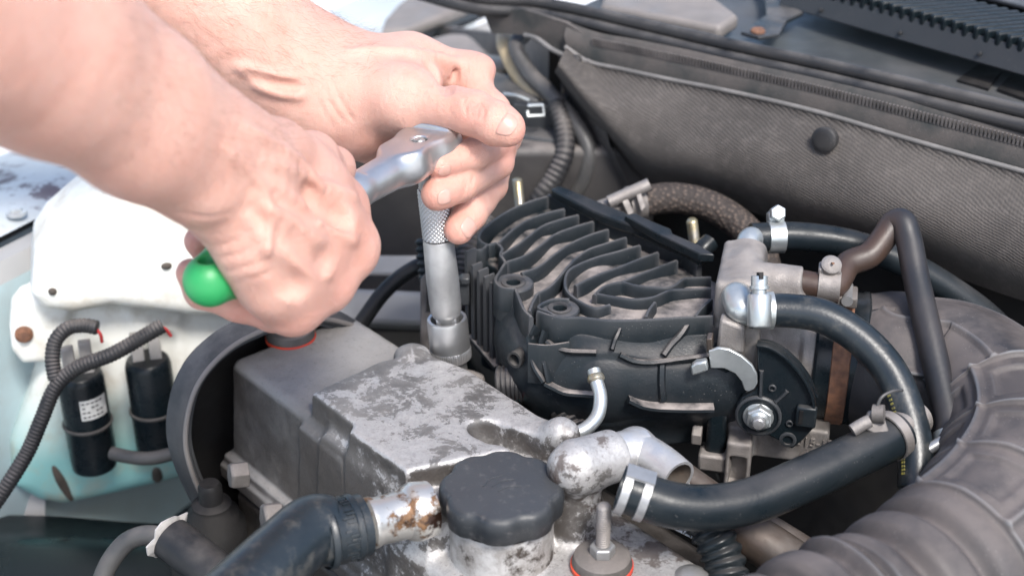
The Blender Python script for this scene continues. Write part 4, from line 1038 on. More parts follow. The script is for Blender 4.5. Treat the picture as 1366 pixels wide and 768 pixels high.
nail(at(594, 229, .8165), dirv(IDX[3], IDX[4]), -FW*.7-UP*.8, .011, .0105)
nail(at(592, 263, .8190), dirv(MID[3], MID[4]), -FW*.8-UP*.55, .0120, .0115)
nail(at(622, 303, .846), dirv(RNG[3], RNG[4]), RT*.8-FW*.6, .0110, .0105)

# fine hair on both forearms
def hair(count, segs, name):
    vv = []; ff = []
    allv = np.concatenate([v1, v2])
    for (lo_i, hi_i, cnd, flow, cnt) in segs:
        idx = [i for i in range(lo_i, hi_i) if cnd(allv[i])]
        idx = np.array(idx); pick = rng.choice(idx, min(cnt, len(idx)), replace=False)
        fl = V(flow).normalized()
        for i in pick:
            p = V(allv[i]); nn = V(nrmls[i]); tdir = (fl-nn*fl.dot(nn)+V(rng.normal(size=3)*.35)).normalized()
            L = rng.uniform(.005, .011); pts = [p, p+tdir*L*.4+nn*L*.28, p+tdir*L+nn*L*.25]
            sd = tdir.cross(nn).normalized(); ra = .00004
            b = len(vv)
            for q, w_ in zip(pts, (1, .8, .2)):
                vv.extend([q+sd*ra*w_, q-sd*ra*w_*.5+nn*ra*w_, q-sd*ra*w_*.5-nn*ra*w_])
            for s_ in range(2):
                for k in range(3): ff.append((b+s_*3+k, b+s_*3+(k+1) % 3, b+s_*3+3+(k+1) % 3, b+s_*3+3+k))
    o = link(name, vv, ff, M['hair'], person, smooth=None); o['kind'] = 'stuff'; return o
nrmls = np.zeros((len(body.data.vertices), 3), np.float32); body.data.vertices.foreach_get('normal', nrmls.ravel())
_far = dirv(at(180, -45, .83), W2); _near = dirv(at(60, 62, .56), W1)
def pxl(p):
    q = V(p)-CAM; d = q.dot(FW); return 683+FPX*q.dot(RT)/d, 384-FPX*q.dot(UP)/d
def c_far(p): x, y = pxl(p); return 240 < x < 500 and -40 < y < 105
def c_near(p): x, y = pxl(p); return 150 < x < 400 and y < 235
hair(0, [(len(v1), len(v1)+len(v2), c_far, _far, 1500), (0, len(v1), c_near, _near, 900)], 'arm_hair')
# ---------------------------------------------------------------- intake manifold
from mathutils.bvhtree import BVHTree
def fin(pts, up, h, th, name, mat, parent, per=8, taper=.75, smoothpath=True, base=0.0):
    """upright rib along a line: rounded top edge, foot sunk by base"""
    P = crom(pts, per) if smoothpath else [V(p) for p in pts]
    ups = up if isinstance(up, list) else None
    if ups and len(ups) != len(P):
        m = len(ups); U_ = []
        for i in range(len(P)):
            t = i/(len(P)-1)*(m-1); a = min(int(t), m-2); U_.append(ups[a].lerp(ups[a+1], t-a).normalized())
        ups = U_
    v = []; f = []; n = len(P)
    hs_ = h if callable(h) else (lambda t: h)
    for i, p in enumerate(P):
        tg = (P[min(i+1, n-1)]-P[max(i-1, 0)]).normalized(); u = ups[i] if ups else V(up); sd = tg.cross(u).normalized(); hh = hs_(i/(n-1))
        v += [p-u*base-sd*th/2, p+u*(hh-th*.3)-sd*th/2*taper, p+u*hh-sd*th*.2, p+u*hh+sd*th*.2, p+u*(hh-th*.3)+sd*th/2*taper, p-u*base+sd*th/2]
    for i in range(n-1):
        for k in range(5): f.append((i*6+k, i*6+k+1, i*6+6+k+1, i*6+6+k))
    f += [(5, 4, 3, 2, 1, 0), tuple((n-1)*6+k for k in range(6))]
    return link(name, v, f, mat, parent, smooth=50)
ZM, ZF = .045, .0360
def z1(q): return (600+q[0]/3.764, 240+q[1]/3.764)
man = empty('intake_manifold', atz(800, 380, -.04), 'black plastic intake manifold with curved ribs and settled pale dust', 'manifold')
outl = [(735, 258), (690, 275), (660, 296), (642, 318), (640, 330), (660, 338), (672, 352), (668, 378), (690, 392), (712, 404), (716, 418), (745, 424), (820, 428), (960, 421), (960, 362), (945, 352), (900, 330), (820, 298)]
P2 = [tuple(atz(x, y, ZM).xy) for x, y in outl]
lo = np.array([-.045, -.11, -.05]); hi = np.array([.16, .16, .06]); S = SDF(lo, hi, .0012)
S.poly(P2, -.045, ZF, r=.003)
S.chain([at(742, 482, .872), at(800, 487, .868), at(960, 490, .866)], [.030, .034, .034], k=.012)
S.chain([at(690, 400, .905), at(715, 450, .885), at(742, 482, .872)], [.012, .022, .028], k=.012)
S.chain([at(700, 330, .95), at(800, 400, .90), at(930, 420, .88)], [.004, .010, .012], k=.02)
v, f = S.mesh(); mbody = link('body_shell', v, f, M['plastic_dusty'], man, smooth=180)
bv = BVHTree.FromPolygons([tuple(p) for p in v.tolist()], [tuple(q) for q in f.tolist()])
def hit(px, py):
    h = bv.ray_cast(CAM, ray(px, py).normalized()); return h[0], h[1]
ribs = [
 [(490, 85), (420, 105), (330, 140), (250, 185), (190, 230), (150, 275), (152, 305), (190, 325), (235, 318)],
 [(575, 148), (500, 165), (410, 195), (340, 235), (290, 275), (245, 318)],
 [(645, 178), (560, 200), (470, 232), (390, 290), (330, 335), (255, 378)],
 [(720, 210), (620, 240), (530, 275), (450, 335), (370, 385), (280, 415)],
 [(795, 250), (700, 280), (610, 320), (520, 380), (440, 440), (360, 468)],
 [(885, 290), (790, 320), (700, 350), (640, 390), (590, 440), (500, 540), (440, 572)],
 [(955, 330), (850, 360), (740, 390), (650, 425), (600, 455), (580, 500), (590, 560), (650, 610), (730, 645), (805, 628)],
 [(1045, 365), (950, 400), (850, 440), (740, 480), (630, 532)],
 [(1140, 405), (1060, 435), (970, 470), (860, 515)],
 [(1312, 490), (1240, 492), (1180, 497), (1110, 540), (1020, 540), (930, 530), (860, 515), (780, 535), (725, 580)],
 [(735, 572), (820, 588), (920, 600), (1020, 590), (1110, 555), (1200, 550), (1312, 548)],
 [(440, 660), (540, 690), (660, 692), (800, 706), (1000, 702), (1150, 692), (1320, 685)],
 [(495, 75), (600, 125), (720, 190), (820, 230), (920, 262), (1050, 320), (1180, 372), (1255, 428)],
 [(280, 415), (255, 455), (230, 505), (260, 540), (330, 548)],
 [(330, 548), (350, 600), (375, 655), (410, 690)], [(440, 572), (415, 620), (400, 660)],
 [(235, 318), (262, 345), (255, 378), (270, 400), (280, 415)], [(190, 325), (160, 350), (110, 352)],
 [(985, 690), (1000, 655), (1030, 615)], [(1230, 690), (1270, 640), (1312, 600)], [(540, 690), (500, 665), (445, 640), (520, 600), (600, 600)],
]
for i, r in enumerate(ribs):
    pts = [atz(*z1(q), ZM) for q in r]
    hgt = ZM-ZF+.0005
    fin([p-EZ*(ZM-ZF) for p in pts], EZ, hgt, .0036 if i not in (12,) else .0046, 'rib', M['plastic'], man, base=.006)
# back flange beyond the ridge
fl = [(505, 66), (550, 48), (640, 85), (760, 135), (875, 182), (905, 198), (1010, 245), (1120, 292), (1290, 385), (1262, 420), (1180, 366), (1050, 312), (920, 254), (820, 222), (720, 182), (600, 117)]
mb = MB(); mb.prism([atz(*z1(q), ZM+.004) for q in fl], EZ, .007); mb.build('rear_flange', M['plastic_clean'], man, bevel=.0015)
mb = MB(); mb.prism([atz(*z1(q), ZM+.009) for q in [(875, 195), (930, 185), (1010, 225), (1110, 265), (1120, 290), (1250, 345), (1330, 395), (1250, 390), (1040, 290)]], EZ, .006); mb.build('clip_rail', M['plastic_clean'], man, bevel=.001)
# lugs with screw holes
def lug(px, py, r):
    c = atz(px, py, ZM); mb = MB(); mb.lathe(c-EZ*.0030, EZ, [(r, -.02), (r, .0008), (r*.94, .0016), (r*.36, .0016), (r*.34, .0010), (r*.34, -.012)], 32, cap=False); mb.build('lug', M['plastic'], man)
    m2 = MB(); m2.lathe(c-EZ*.010, EZ, [(r*.36, 0), (r*.36, .0005)], 20); m2.build('screw_hole', M['dark'], man)
    m3 = MB(); m3.lathe(c-EZ*.0016, EZ, [(r*.40, 0), (r*.62, .0006), (r*.60, .0009), (r*.38, .0006)], 28, cap=False); m3.build('bushing', M['seal'], man)
lug(685, 374, .0125); lug(747, 408, .0118)
# web walls under the lugs
for q in ([(705, 430), (730, 432), (760, 428)],):
    fin([atz(x, y, ZM)-EZ*.03 for x, y in q], EZ, .016, .003, 'web', M['plastic_dusty'], man, base=.01)
# finned left flank
fa = atz(634, 334, ZM); fb = atz(676, 372, ZM)
for k in range(6):
    p = fa.lerp(fb, k/5)-EZ*.038; o_ = (fa-fb).normalized()
    sd = V((-.75, -.66, 0)); fin([p+sd*.000, p+sd*.008], EZ, .034 if k else .040, .0032, 'flank_fin', M['plastic'], man, smoothpath=False, base=.022)
mb = MB(); mb.prism([fa-EZ*.060+V((-.006, -.006, 0)), fb-EZ*.060+V((-.008, -.008, 0)), fb-EZ*.060+V((.01, .006, 0)), fa-EZ*.060+V((.01, .006, 0))], EZ, .004); mb.build('flank_ledge', M['plastic_dusty'], man, bevel=.001)
mb = MB(); mb.prism([fa-EZ*.012, fb-EZ*.012, fb-EZ*.068, fa-EZ*.068], V((-.7, -.7, 0)), .004); mb.build('flank_wall', M['plastic'], man)
c = fa.lerp(fb, .14)+V((-.010, -.007, -.022)); mb = MB(); mb.box(c, (.007, .006, .020)); mb.box(c+V((.001, -.002, .009)), (.006, .008, .005)); mb.build('latch', M['plastic'], man, bevel=.0012)
# ledges and ribs on the round front
def z2(q): return (640+q[0]/2.954, 400+q[1]/2.954)
for (q, h, t) in [([(268, 165), (300, 188), (350, 204), (460, 210)], .0048, .0040), ([(520, 200), (535, 150), (575, 103)], .0055, .0035), ([(550, 215), (600, 240), (680, 246), (800, 237), (910, 226)], .0055, .0045),
               ([(722, 222), (760, 170), (832, 98)], .0050, .0050), ([(580, 385), (640, 405), (780, 415), (920, 415)], .0070, .0045), ([(265, 325), (340, 358), (450, 370)], .0060, .0042),
               ([(718, 250), (716, 320), (722, 392)], .0030, .0060), ([(262, 125), (248, 180), (262, 250), (280, 320)], .0060, .0040), ([(232, 115), (212, 180), (225, 260), (262, 318)], .0075, .0036)]:
    pp = []; nn = []
    for x, y in [ (p.x, p.y) for p in crom([V((*z2(s_), 0)) for s_ in q], 4)]:
        a, n_ = hit(x, y)
        if a is not None: pp.append(a); nn.append((n_ + EZ*.25).normalized())
    if len(pp) > 2: fin(pp, nn, h, t, 'front_rib', M['plastic_dusty'], man, smoothpath=False, base=.004)
# spigot at the lower left
mb = MB(); mb.tube([at(712, 458, .86), at(698, 472, .853), at(686, 480, .846)], .0052, 18, hollow=.3); mb.build('vacuum_spigot', M['seal'], man)
mb = MB(); p = atz(739, 433, .036); mb.box(p, (.004, .004, .008)); mb.build('brass_insert', M['brass'], man, bevel=.0006)

# lower bracket in the dark under the manifold
und = empty('support_bracket', at(900, 600, .88), 'dark support bracket under the intake manifold', 'bracket')
mb = MB(); mb.prism([at(830, 545, .88), at(950, 548, .88), at(950, 590, .89), at(880, 575, .89)], FW, .02); mb.prism([at(870, 555, .90), at(930, 560, .90), at(960, 640, .92), at(900, 640, .92)], FW, .02); mb.build('bracket_plate', M['dark'], und, bevel=.002)

# ---------------------------------------------------------------- throttle body
TA = V((.975, -.22, 0)).normalized(); TN = V((-.22, -.975, 0)).normalized(); TC = at(1112, 475, .87)
def T(a, n, z): return TC+TA*a+TN*n+EZ*z
AXT = (TA, TN, EZ)
tb = empty('throttle_body', T(-.03, 0, -.06), 'cast grey throttle body between the ribbed manifold and the intake duct', 'throttle')
lo = np.array([.09, -.115, -.085]); hi = np.array([.23, .06, .095]); S = SDF(lo, hi, .0011)
S.cyl(T(-.055, 0, 0), T(-.004, 0, 0), .0365, r=.002)
S.cyl(T(-.02, 0, 0), T(-.006, 0, 0), .0385, r=.002, k=.002)
S.box(T(-.053, 0, -.004), (.0065, .044, .052), AXT, r=.003, k=.003)
S.box(T(-.060, .008, .046), (.0125, .030, .016), AXT, r=.0035, k=.003); S.cyl(T(-.058, -.022, .052), T(-.058, .036, .052), .0125, r=.002, k=.003)
S.cyl(T(-.052, .012, .054), T(-.0235, .012, .054), .0100, r=.0015, k=.003)
S.box(T(-.034, .012, .036), (.014, .012, .014), AXT, r=.004, k=.008)
S.box(T(-.052, .040, .015), (.008, .010, .030), AXT, r=.003, k=.003)
S.box(T(-.028, .028, -.040), (.030, .014, .012), AXT, r=.002, k=.003)
S.cyl(T(-.041, .02, -.012), T(-.041, .050, -.012), .013, r=.002, k=.004)
S.box(T(-.050, .050, -.052), (.0075, .010, .020), AXT, r=.002, k=.002)
S.box(T(-.050, .058, -.054), (.005, .010, .012), AXT, r=.001, mode='s', k=.001)
S.noise(.00012, .005, 4)
v, f = S.mesh(); link('housing', v, f, M['cast'], tb, smooth=180)
mb = MB(); mb.box(T(-.0645, .004, -.018), (.012, .096, .088), AXT); mb.build('rubber_gasket', M['plastic_clean'], tb, bevel=.003)
mb = MB(); mb.box(T(-.064, .050, -.052), (.020, .012, .012), AXT); mb.build('lower_lug', M['cast'], tb, bevel=.002)
hexbolt(T(-.073, .050, -.036), -TA, .0065, .006, M['cast'], tb, 'flange_bolt')
hexbolt(T(-.010, .045, -.046), TN, .0055, .004, M['cast_dark'], tb, 'cover_bolt')
text('casting_number', '1148015-12', T(-.014, .0424, -.0365), TA, EZ, .0078, M['cast'], tb, .0008)
# throttle cam, lever, nut
def z3(q): return (900+q[0]/3.49, 420+q[1]/3.49)
cam_p = T(-.041, .056, -.012)
cam_o = [(385, 120), (440, 130), (500, 165), (570, 230), (620, 300), (650, 370), (658, 430), (655, 510), (600, 570), (550, 612), (520, 605), (480, 572), (440, 552), (380, 550), (320, 522), (290, 470), (288, 415), (318, 372), (370, 350), (388, 320)]
mb = MB(); mb.prism([atp(*z3(q), cam_p, TN) for q in cam_o], TN, .0045); cam_part = mb.build('throttle_cam', M['plastic_clean'], tb, bevel=.0008)
rim = [(385, 128), (440, 138), (500, 172), (565, 235), (613, 302), (642, 370), (650, 430)]
fin([atp(*z3(q), cam_p+TN*.001, TN) for q in rim], TN, .0045, .0022, 'cable_track', M['plastic_clean'], cam_part)
rim2 = [(395, 118), (450, 126), (512, 160), (580, 225), (630, 298), (662, 370)]
fin([atp(*z3(q), cam_p-TN*.006, TN) for q in rim2], TN, .0040, .0022, 'cable_track', M['plastic_clean'], cam_part)
fin([atp(*z3(q), cam_p+TN*.002, TN) for q in [(470, 400), (495, 378), (525, 350)]], TN, .002, .003, 'cam_web', M['plastic'], cam_part)
fin([atp(*z3(q), cam_p+TN*.002, TN) for q in [(405, 255), (402, 320), (400, 385)]], TN, .002, .003, 'cam_web', M['plastic'], cam_part)
for (q, r) in (((455, 338), .0023), ((535, 503), .0022), ((527, 578), .0050)):
    mb = MB(); c = atp(*z3(q), cam_p+TN*.0022, TN); mb.lathe(c, TN, [(r, -.001), (r, .0008), (r*.86, .0012), (r*.62, .0012), (r*.6, -.0005)], 24, cap=True); mb.build('cam_boss', M['plastic'], cam_part)
mb = MB(); mb.box(atp(*z3((612, 470)), cam_p+TN*.004, TN), (.0118, .005, .0135), AXT); mb.build('cable_nipple_pocket', M['plastic'], cam_part, bevel=.0012)
mb = MB(); mb.box(atp(*z3((588, 475)), cam_p+TN*.0066, TN), (.0022, .0012, .009), AXT); mb.build('pocket_slot', M['dark'], cam_part)
c = atp(*z3((390, 465)), cam_p+TN*.002, TN); mb = MB(); mb.lathe(c, TN, [(.0135, -.001), (.0135, .0016), (.0126, .0024), (.0118, .0024), (.0110, .001)], 48); mb.build('hub_ring', M['plastic'], cam_part)
mb = MB(); mb.lathe(c+TN*.0015, TN, [(.0088, 0), (.0090, .0008), (.0086, .0014), (.006, .0016)], 36); mb.build('washer', M['zinc'], tb)
nut_c = atp(*z3((395, 472)), cam_p+TN*.005, TN)
hexbolt(nut_c-TN*.002, TN, .0082, .0065, M['zinc'], tb, 'nut'); mb = MB(); mb.lathe(nut_c+TN*.0045, TN, [(.0058, -.001), (.0058, .0004), (.0044, .0014), (.0040, .0014)], 28); mb.build('nut_collar', M['zinc'], tb)
mb = MB(); mb.lathe(nut_c+TN*.004, TN, [(.0037, 0), (.0037, .0045), (.0030, .0054), (.0005, .0058)], 24); mb.build('shaft_end', M['steel'], tb)
lev = [(158, 162), (205, 148), (255, 156), (312, 186), (360, 228), (384, 272), (386, 312), (372, 338), (345, 352), (325, 345), (312, 305), (282, 268), (232, 244), (168, 243)]
mb = MB(); mb.prism([atp(*z3(q), cam_p+TN*.0045, TN) for q in lev], TN, .0025); mb.build('stop_lever', M['zinc'], tb, bevel=.0006)
mb = MB(); mb.prism([atp(*z3(q), cam_p+TN*.006, TN) for q in [(75, 232), (100, 212), (150, 205), (158, 250), (82, 275)]], TN, .0055); mb.build('stop_tab', M['zinc'], tb, bevel=.0012)
mb = MB(); mb.prism([atp(*z3(q), cam_p+TN*.001, TN) for q in [(150, 96), (178, 94), (178, 158), (152, 160)]], TN, .008); mb.build('stop_post', M['brown_metal'], tb, bevel=.0008)
mb = MB(); mb.prism([atp(*z3(q), cam_p-TN*.003, TN) for q in [(195, 150), (215, 0), (330, 40), (325, 165), (260, 156)]], TN, .010); mb.build('cable_bracket', M['cast'], tb, bevel=.002)
# zinc elbow out of the front of the tee
mb = MB(); mb.tube([T(-.061, .030, .047), at(983, 396, .820), at(988, 410, .8135), at(1004, 415, .8135), at(1016, 415, .8135)], .0086, 28); mb.build('zinc_elbow', M['zinc'], tb)
mb = MB(); mb.tube([T(-.058, -.018, .054), at(1000, 320, .878), at(1012, 318, .885)], .0075, 24); mb.build('rear_spigot', M['zinc'], tb)
# ---------------------------------------------------------------- hoses and clamps
def clampband(c, ax, r, w, mat, parent, screw=None, sl_=.016, name='hose_clamp', style='worm'):
    ax = V(ax).normalized(); mb = MB(); mb.lathe(V(c)-ax*w/2, ax, [(r, 0), (r+.0009, .0003), (r+.0009, w-.0003), (r, w)], 40, cap=False); o = mb.build(name, mat, parent)
    if screw is not None:
        s = V(screw); s = (s-ax*s.dot(ax)).normalized(); t = ax.cross(s); p = V(c)+s*(r+.0042)
        if style == 'worm':
            m2 = MB(); m2.box(p-s*.001, (w*.95, sl_*.75, .0065), (ax, t, s)); m2.build('screw_housing', mat, o, bevel=.0012)
            m3 = MB(); m3.lathe(p+s*.001-t*sl_*.42, t, [(.0036, 0), (.0036, sl_*.7)], 16); hx_ = m3.build('worm_screw', mat, o)
            hexbolt(p+s*.001+t*sl_*.30, t, .0052, .0055, mat, o, 'screw_head')
        elif style == 'post':
            m2 = MB(); m2.lathe(V(c)+s*(r+.003)-t*.0, s, [(.0062, -.004), (.0062, .006), (.0052, .0075)], 24); m2.build('screw_post', mat, o)
            hexbolt(V(c)+s*(r+.010), s, .0060, .0065, mat, o, 'screw_head')
    return o
def hose(name, label, pts, r, mat, cat='hose', n=28, hollow=0.0, group=None):
    e = empty(name, pts[0], label, cat, group); mb = MB(); mb.tube(pts, r, n, per=10, hollow=hollow); mb.build('hose_wall', mat, e, smooth=60); return e
# rear coolant hose
h1 = hose('coolant_hose', 'black rubber hose along the insulation mat, with a bright clamp', A((1002, 317, .884), (1020, 316, .885), (1060, 315, .886), (1130, 324, .887), (1200, 348, .888), (1262, 383, .890), (1318, 424, .893), (1360, 470, .896)), .0090, M['rubber'], hollow=.2)
clampband(at(1035, 316, .8855), at(1060, 315, .886)-at(1010, 316, .885), .0093, .0105, M['zinc'], h1, UP-RT*.05, .012)
# hairpin vacuum hose
h2 = hose('vacuum_hose', 'thin brownish hose bent in a tight hairpin above the throttle', [T(-.024, .012, .054), T(-.006, .012, .054)]+A((1132, 352, .846), (1160, 340, .848), (1180, 316, .850), (1193, 297, .850), (1204, 296, .846), (1212, 318, .842), (1222, 370, .832), (1238, 440, .815), (1254, 510, .800), (1265, 560, .789), (1268, 590, .782)), .0078, M['hairpin'])
c1 = T(-.008, .012, .054); clampband(c1, TA, .0083, .013, M['cast'], h2, None)
cs = c1+UP*.0105-FW*.003; mb = MB(); mb.box(c1+UP*.0095-FW*.002, (.013, .010, .005), AXT); mb.build('clamp_ears', M['cast'], h2, bevel=.001)
mb = MB(); mb.lathe(cs+UP*.001-FW*.002, UP*.5-FW, [(.0060, -.002), (.0060, .0022), (.0045, .0034), (.001, .0038)], 24); sc2 = mb.build('clamp_screw', M['cast'], h2)
mb = MB(); mb.box(cs+UP*.0025-FW*.006, (.0012, .0012, .0055), (RT, UP, FW)); mb.build('rusty_slot', M['rust'], sc2)
c2 = at(1268, 588, .782); dd2 = at(1268, 590, .782)-at(1265, 560, .789); clampband(c2, dd2, .0083, .009, M['zinc'], h2, None)
mb = MB(); p = at(1258, 602, .776); mb.lathe(p-RT*.010, RT*.85+UP*.5, [(.0032, 0), (.0032, .018)], 14); mb.build('clamp_screw', M['steel'], h2); hexbolt(p+RT*.001+UP*.001-FW*.002, RT*.85+UP*.5, .0052, .004, M['brass'], h2, 'clamp_nut')
# front hose arching over the throttle
h3p = A((999, 415, .8135), (1020, 414, .8135), (1050, 414, .812), (1095, 421, .808), (1142, 447, .803), (1185, 492, .796), (1210, 548, .788), (1221, 600, .781), (1222, 650, .775))
h3 = hose('coolant_hose', 'wide faded rubber hose arching from the zinc elbow over the throttle body', h3p, .0098, M['hose'], hollow=.2)
clampband(at(1017, 414, .8135), RT, .0100, .0125, M['zinc'], h3, None)
mb = MB(); q = at(1013, 411, .800); mb.lathe(q-UP*.0105, UP, [(.0062, 0), (.0068, .001), (.0068, .0175), (.0062, .0185)], 24); post = mb.build('clamp_barrel', M['zinc'], h3)
mb = MB(); mb.lathe(q+UP*.0085, UP, [(.0040, -.002), (.0040, .002), (.0056, .0022), (.0056, .0040), (.0048, .0042), (.0048, .0095), (.0042, .0098)], 20)
scw = mb.build('clamp_screw', M['zinc'], h3, smooth=40); mb = MB(); mb.box(q+UP*.0182-FW*.002, (.0022, .010, .004), (RT, FW, UP)); mb.build('screw_slot', M['dark'], scw)
mb = MB()   # worn yellow marking running down the hose
hp = crom(h3p, 10); Tt, Xx = frames(hp)
for i in range(56, 78):
    sdv = (-RT*.86-FW*.55); sdv = (sdv-Tt[i]*sdv.dot(Tt[i])).normalized(); mb.box(hp[i]+sdv*.0098, (.0012, .0022, .0005), (Tt[i], Tt[i].cross(sdv), sdv))
mb.build('yellow_marking', M['yellow_print'], h3)
# big lower hose
h4p = A((826, 650, .738), (850, 658, .737), (890, 672, .737), (940, 677, .740), (1000, 668, .746), (1070, 640, .756), (1130, 612, .766), (1180, 588, .776), (1200, 576, .781))
h4 = hose('radiator_hose', 'thick black rubber hose crossing low in front of the throttle body', h4p, .0122, M['rubber'], n=36, hollow=.18)
def slit_clamp(c, ax, r, w, mat, par):
    """two steel bands joined by a bridge"""
    ax = V(ax).normalized(); mb = MB()
    for o_ in (-1, 1):
        mb.lathe(V(c)+ax*(o_*w*.34)-ax*w*.16, ax, [(r, 0), (r+.0010, .0003), (r+.0010, w*.30), (r, w*.32)], 40, cap=False)
    x, y, z = frame(ax, UP-FW*.6); mb.box(V(c)+x*(r+.0004)+y*.0, (.0016, .010, w), (x, y, z)); return mb.build('hose_clamp', mat, par, smooth=40)
slit_clamp(at(846, 657, .7372), h4p[2]-h4p[0], .0124, .0155, M['steel'], h4)
pe = at(1186, 583, .777); spg = hose('spigot_pipe', 'dusty grey pipe spigot joining the lower hose', A((1182, 586, .777), (1206, 568, .785), (1225, 556, .792)), .0098, M['cast'], cat='pipe')
oc_ = clampband(at(1190, 581, .7785), h4p[-1]-h4p[-2], .0130, .006, M['cast'], h4, None)
mb = MB(); mb.prism([at(1150, 570, .765), at(1158, 548, .766), at(1172, 546, .766), (at(1180, 560, .766)), at(1188, 584, .768), at(1165, 578, .766)], FW, .004); mb.build('clamp_ear', M['cast'], oc_, bevel=.001)
mb = MB(); mb.tube(A((1137, 574, .763), (1150, 566, .763), (1160, 561, .763)), .0036, 12); mb.build('clamp_bolt', M['cast'], oc_)
mb = MB(); mb.lathe(at(1172, 552, .764), RT-FW*.4, [(.0052, -.003), (.0052, .003)], 14); mb.build('clamp_barrel', M['cast_dark'], oc_)
mb = MB(); mb.tube(A((1168, 548, .763), (1176, 530, .762), (1190, 522, .764), (1204, 520, .768)), .0009, 8); mb.build('wire_tail', M['wire_grey'], oc_)
# braided hose behind the manifold
h5p = A((838, 272, .99), (860, 268, .992), (900, 264, .992), (945, 274, .988), (985, 298, .982), (1012, 330, .975), (1025, 370, .97))
h5 = hose('braided_hose', 'brown braided hose curving behind the ribbed manifold', h5p, .0108, M['braid'], hollow=.2)
clampband(h5p[0]+(h5p[1]-h5p[0])*.45, h5p[1]-h5p[0], .0112, .012, M['cast'], h5, None)
mb = MB(); mb.tube(A((812, 270, .975), (830, 262, .975), (866, 246, .975)), .0045, 14); mb.build('clamp_screw', M['cast'], h5)
mb = MB(); mb.prism(A((826, 262, .974), (834, 258, .974), (846, 284, .974), (838, 290, .974)), FW, .004); mb.prism(A((846, 254, .974), (852, 251, .974), (862, 276, .974), (855, 284, .974)), FW, .004); mb.build('clamp_strap', M['cast'], h5, bevel=.0008)
mb = MB(); mb.tube(A((800, 285, .985), (820, 278, .988), (842, 271, .99)), .0090, 18); mb.build('end_fitting', M['cast'], h5)

# ---------------------------------------------------------------- intake duct
duct = empty('intake_duct', atz(1280, 620, -.06), 'large dusty ribbed rubber intake duct sweeping round the lower right corner', 'duct')
dp = [T(.006, 0, 0), T(.035, 0, 0)]+[atz(x, y, z) for x, y, z in ((1195, 492, .004), (1262, 508, .002), (1325, 556, 0.), (1352, 630, -.004), (1318, 712, -.008), (1225, 790, -.012), (1105, 862, -.016), (960, 950, -.02))]
P, Sx = resample(crom(dp, 16), .0009); Tt, _ = frames(P); LT = Sx[-1]
def rad0(s): 
    t = s; ks = [(0, .0385), (.012, .0400), (.03, .0435), (.08, .0480), (.13, .0500), (.2, .0495), (.3, .0480), (.6, .0480)]
    for (a, ra), (b, rb) in zip(ks, ks[1:]):
        if a <= t <= b: u = (t-a)/(b-a); u = u*u*(3-2*u); return ra+(rb-ra)*u
    return ks[-1][1]
def bumpf(x, w): x = abs(x)/w; return 0 if x > 1 else (1-x*x)**1.2
def near_px(px, py):
    best = min(range(len(P)), key=lambda i: (pxl(P[i])[0]-px)**2+(pxl(P[i])[1]-py)**2); return Sx[best]
def pxl(p):
    q = V(p)-CAM; d = q.dot(FW); return 683+FPX*q.dot(RT)/d, 384-FPX*q.dot(UP)/d
s_c0 = near_px(1262, 762)                       # where the bellows start
rings = [s_c0-.004, s_c0-.050, s_c0-.094, s_c0-.138]
n = 180; vv = []; ff = []; LONG = (RAD(30), RAD(-30), RAD(-85), RAD(120))
for i in range(0, len(P)):
    tz = Tt[i]; u_ = (EZ-tz*EZ.dot(tz)).normalized(); sd = tz.cross(u_); s = Sx[i]; r_ = rad0(s)
    ringh = max([bumpf(s-q, .0019) for q in rings]); cv = Tt[min(i+12, len(P)-1)]-Tt[max(i-12, 0)]; cv = cv.normalized() if cv.length > 1e-6 else cv
    inner = min(rings) < s < max(rings)
    cell = min([abs(s-q) for q in rings]) if inner else 0
    corr = 0
    if s > s_c0+.004:
        x = (s-s_c0-.004)/.0270; corr = -.0068*(0.5-.5*math.cos(2*math.pi*(x)))**2.6 if x < 60 else 0
    for k in range(n):
        t = 2*math.pi*k/n; lon = max(bumpf(((t-q+math.pi) % (2*math.pi))-math.pi, .05) for q in LONG)
        dirr = u_*math.cos(t)+sd*math.sin(t); inn_ = max(0, dirr.dot(cv)); rr = r_*(1-.10*inn_)+.0036*ringh*(1 if s < s_c0+.002 else 0)*(1-inn_)+corr
        if inner:
            rr += .0034*lon
            tt = min(abs(((t-q+math.pi) % (2*math.pi))-math.pi) for q in LONG)*r_
            rr -= .0022*min(1, max(0, (min(cell, tt)-.0085)/.0030))
        elif s <= min(rings) and s > .022:
            rr += .0026*max(bumpf(((t-q+math.pi) % (2*math.pi))-math.pi, .05) for q in (RAD(-35), RAD(15), RAD(60)))*min(1, (s-.022)/.02)
        vv.append(P[i]+u_*(rr*math.cos(t))+sd*(rr*math.sin(t)))
m = len(P)
F_ = [(i*n+k, i*n+(k+1) % n, (i+1)*n+(k+1) % n, (i+1)*n+k) for i in range(m-1) for k in range(n)]
link('duct_wall', vv, F_, M['duct'] if 'duct' in M else M['rubber_dusty'], duct, smooth=180)
mb = MB(); mb.lathe(T(-.0005, 0, 0), TA, [(.0375, -.012), (.0405, -.0115), (.0412, -.010), (.0405, -.008), (.0400, .0), (.0405, .014), (.0414, .0155), (.0414, .0175), (.040, .019)], 64, cap=False); mb.build('mouth_cuff', M['plastic_clean'], duct)
mb = MB(); mb.lathe(T(.0032, 0, 0), TA, [(.0402, -.0055), (.0412, -.0050), (.0412, .0050), (.0402, .0055)], 72, cap=False); bnd = mb.build('band_clamp', M['rust'], duct)
p = T(.0032, .008, .046); mb = MB(); mb.box(p, (.012, .017, .007), AXT); mb.build('screw_housing', M['cast_dark'], bnd, bevel=.0012)
mb = MB(); mb.lathe(p+EZ*.002-TN*.010, TN, [(.0034, 0), (.0034, .02)], 12); mb.build('worm_screw', M['steel'], bnd)
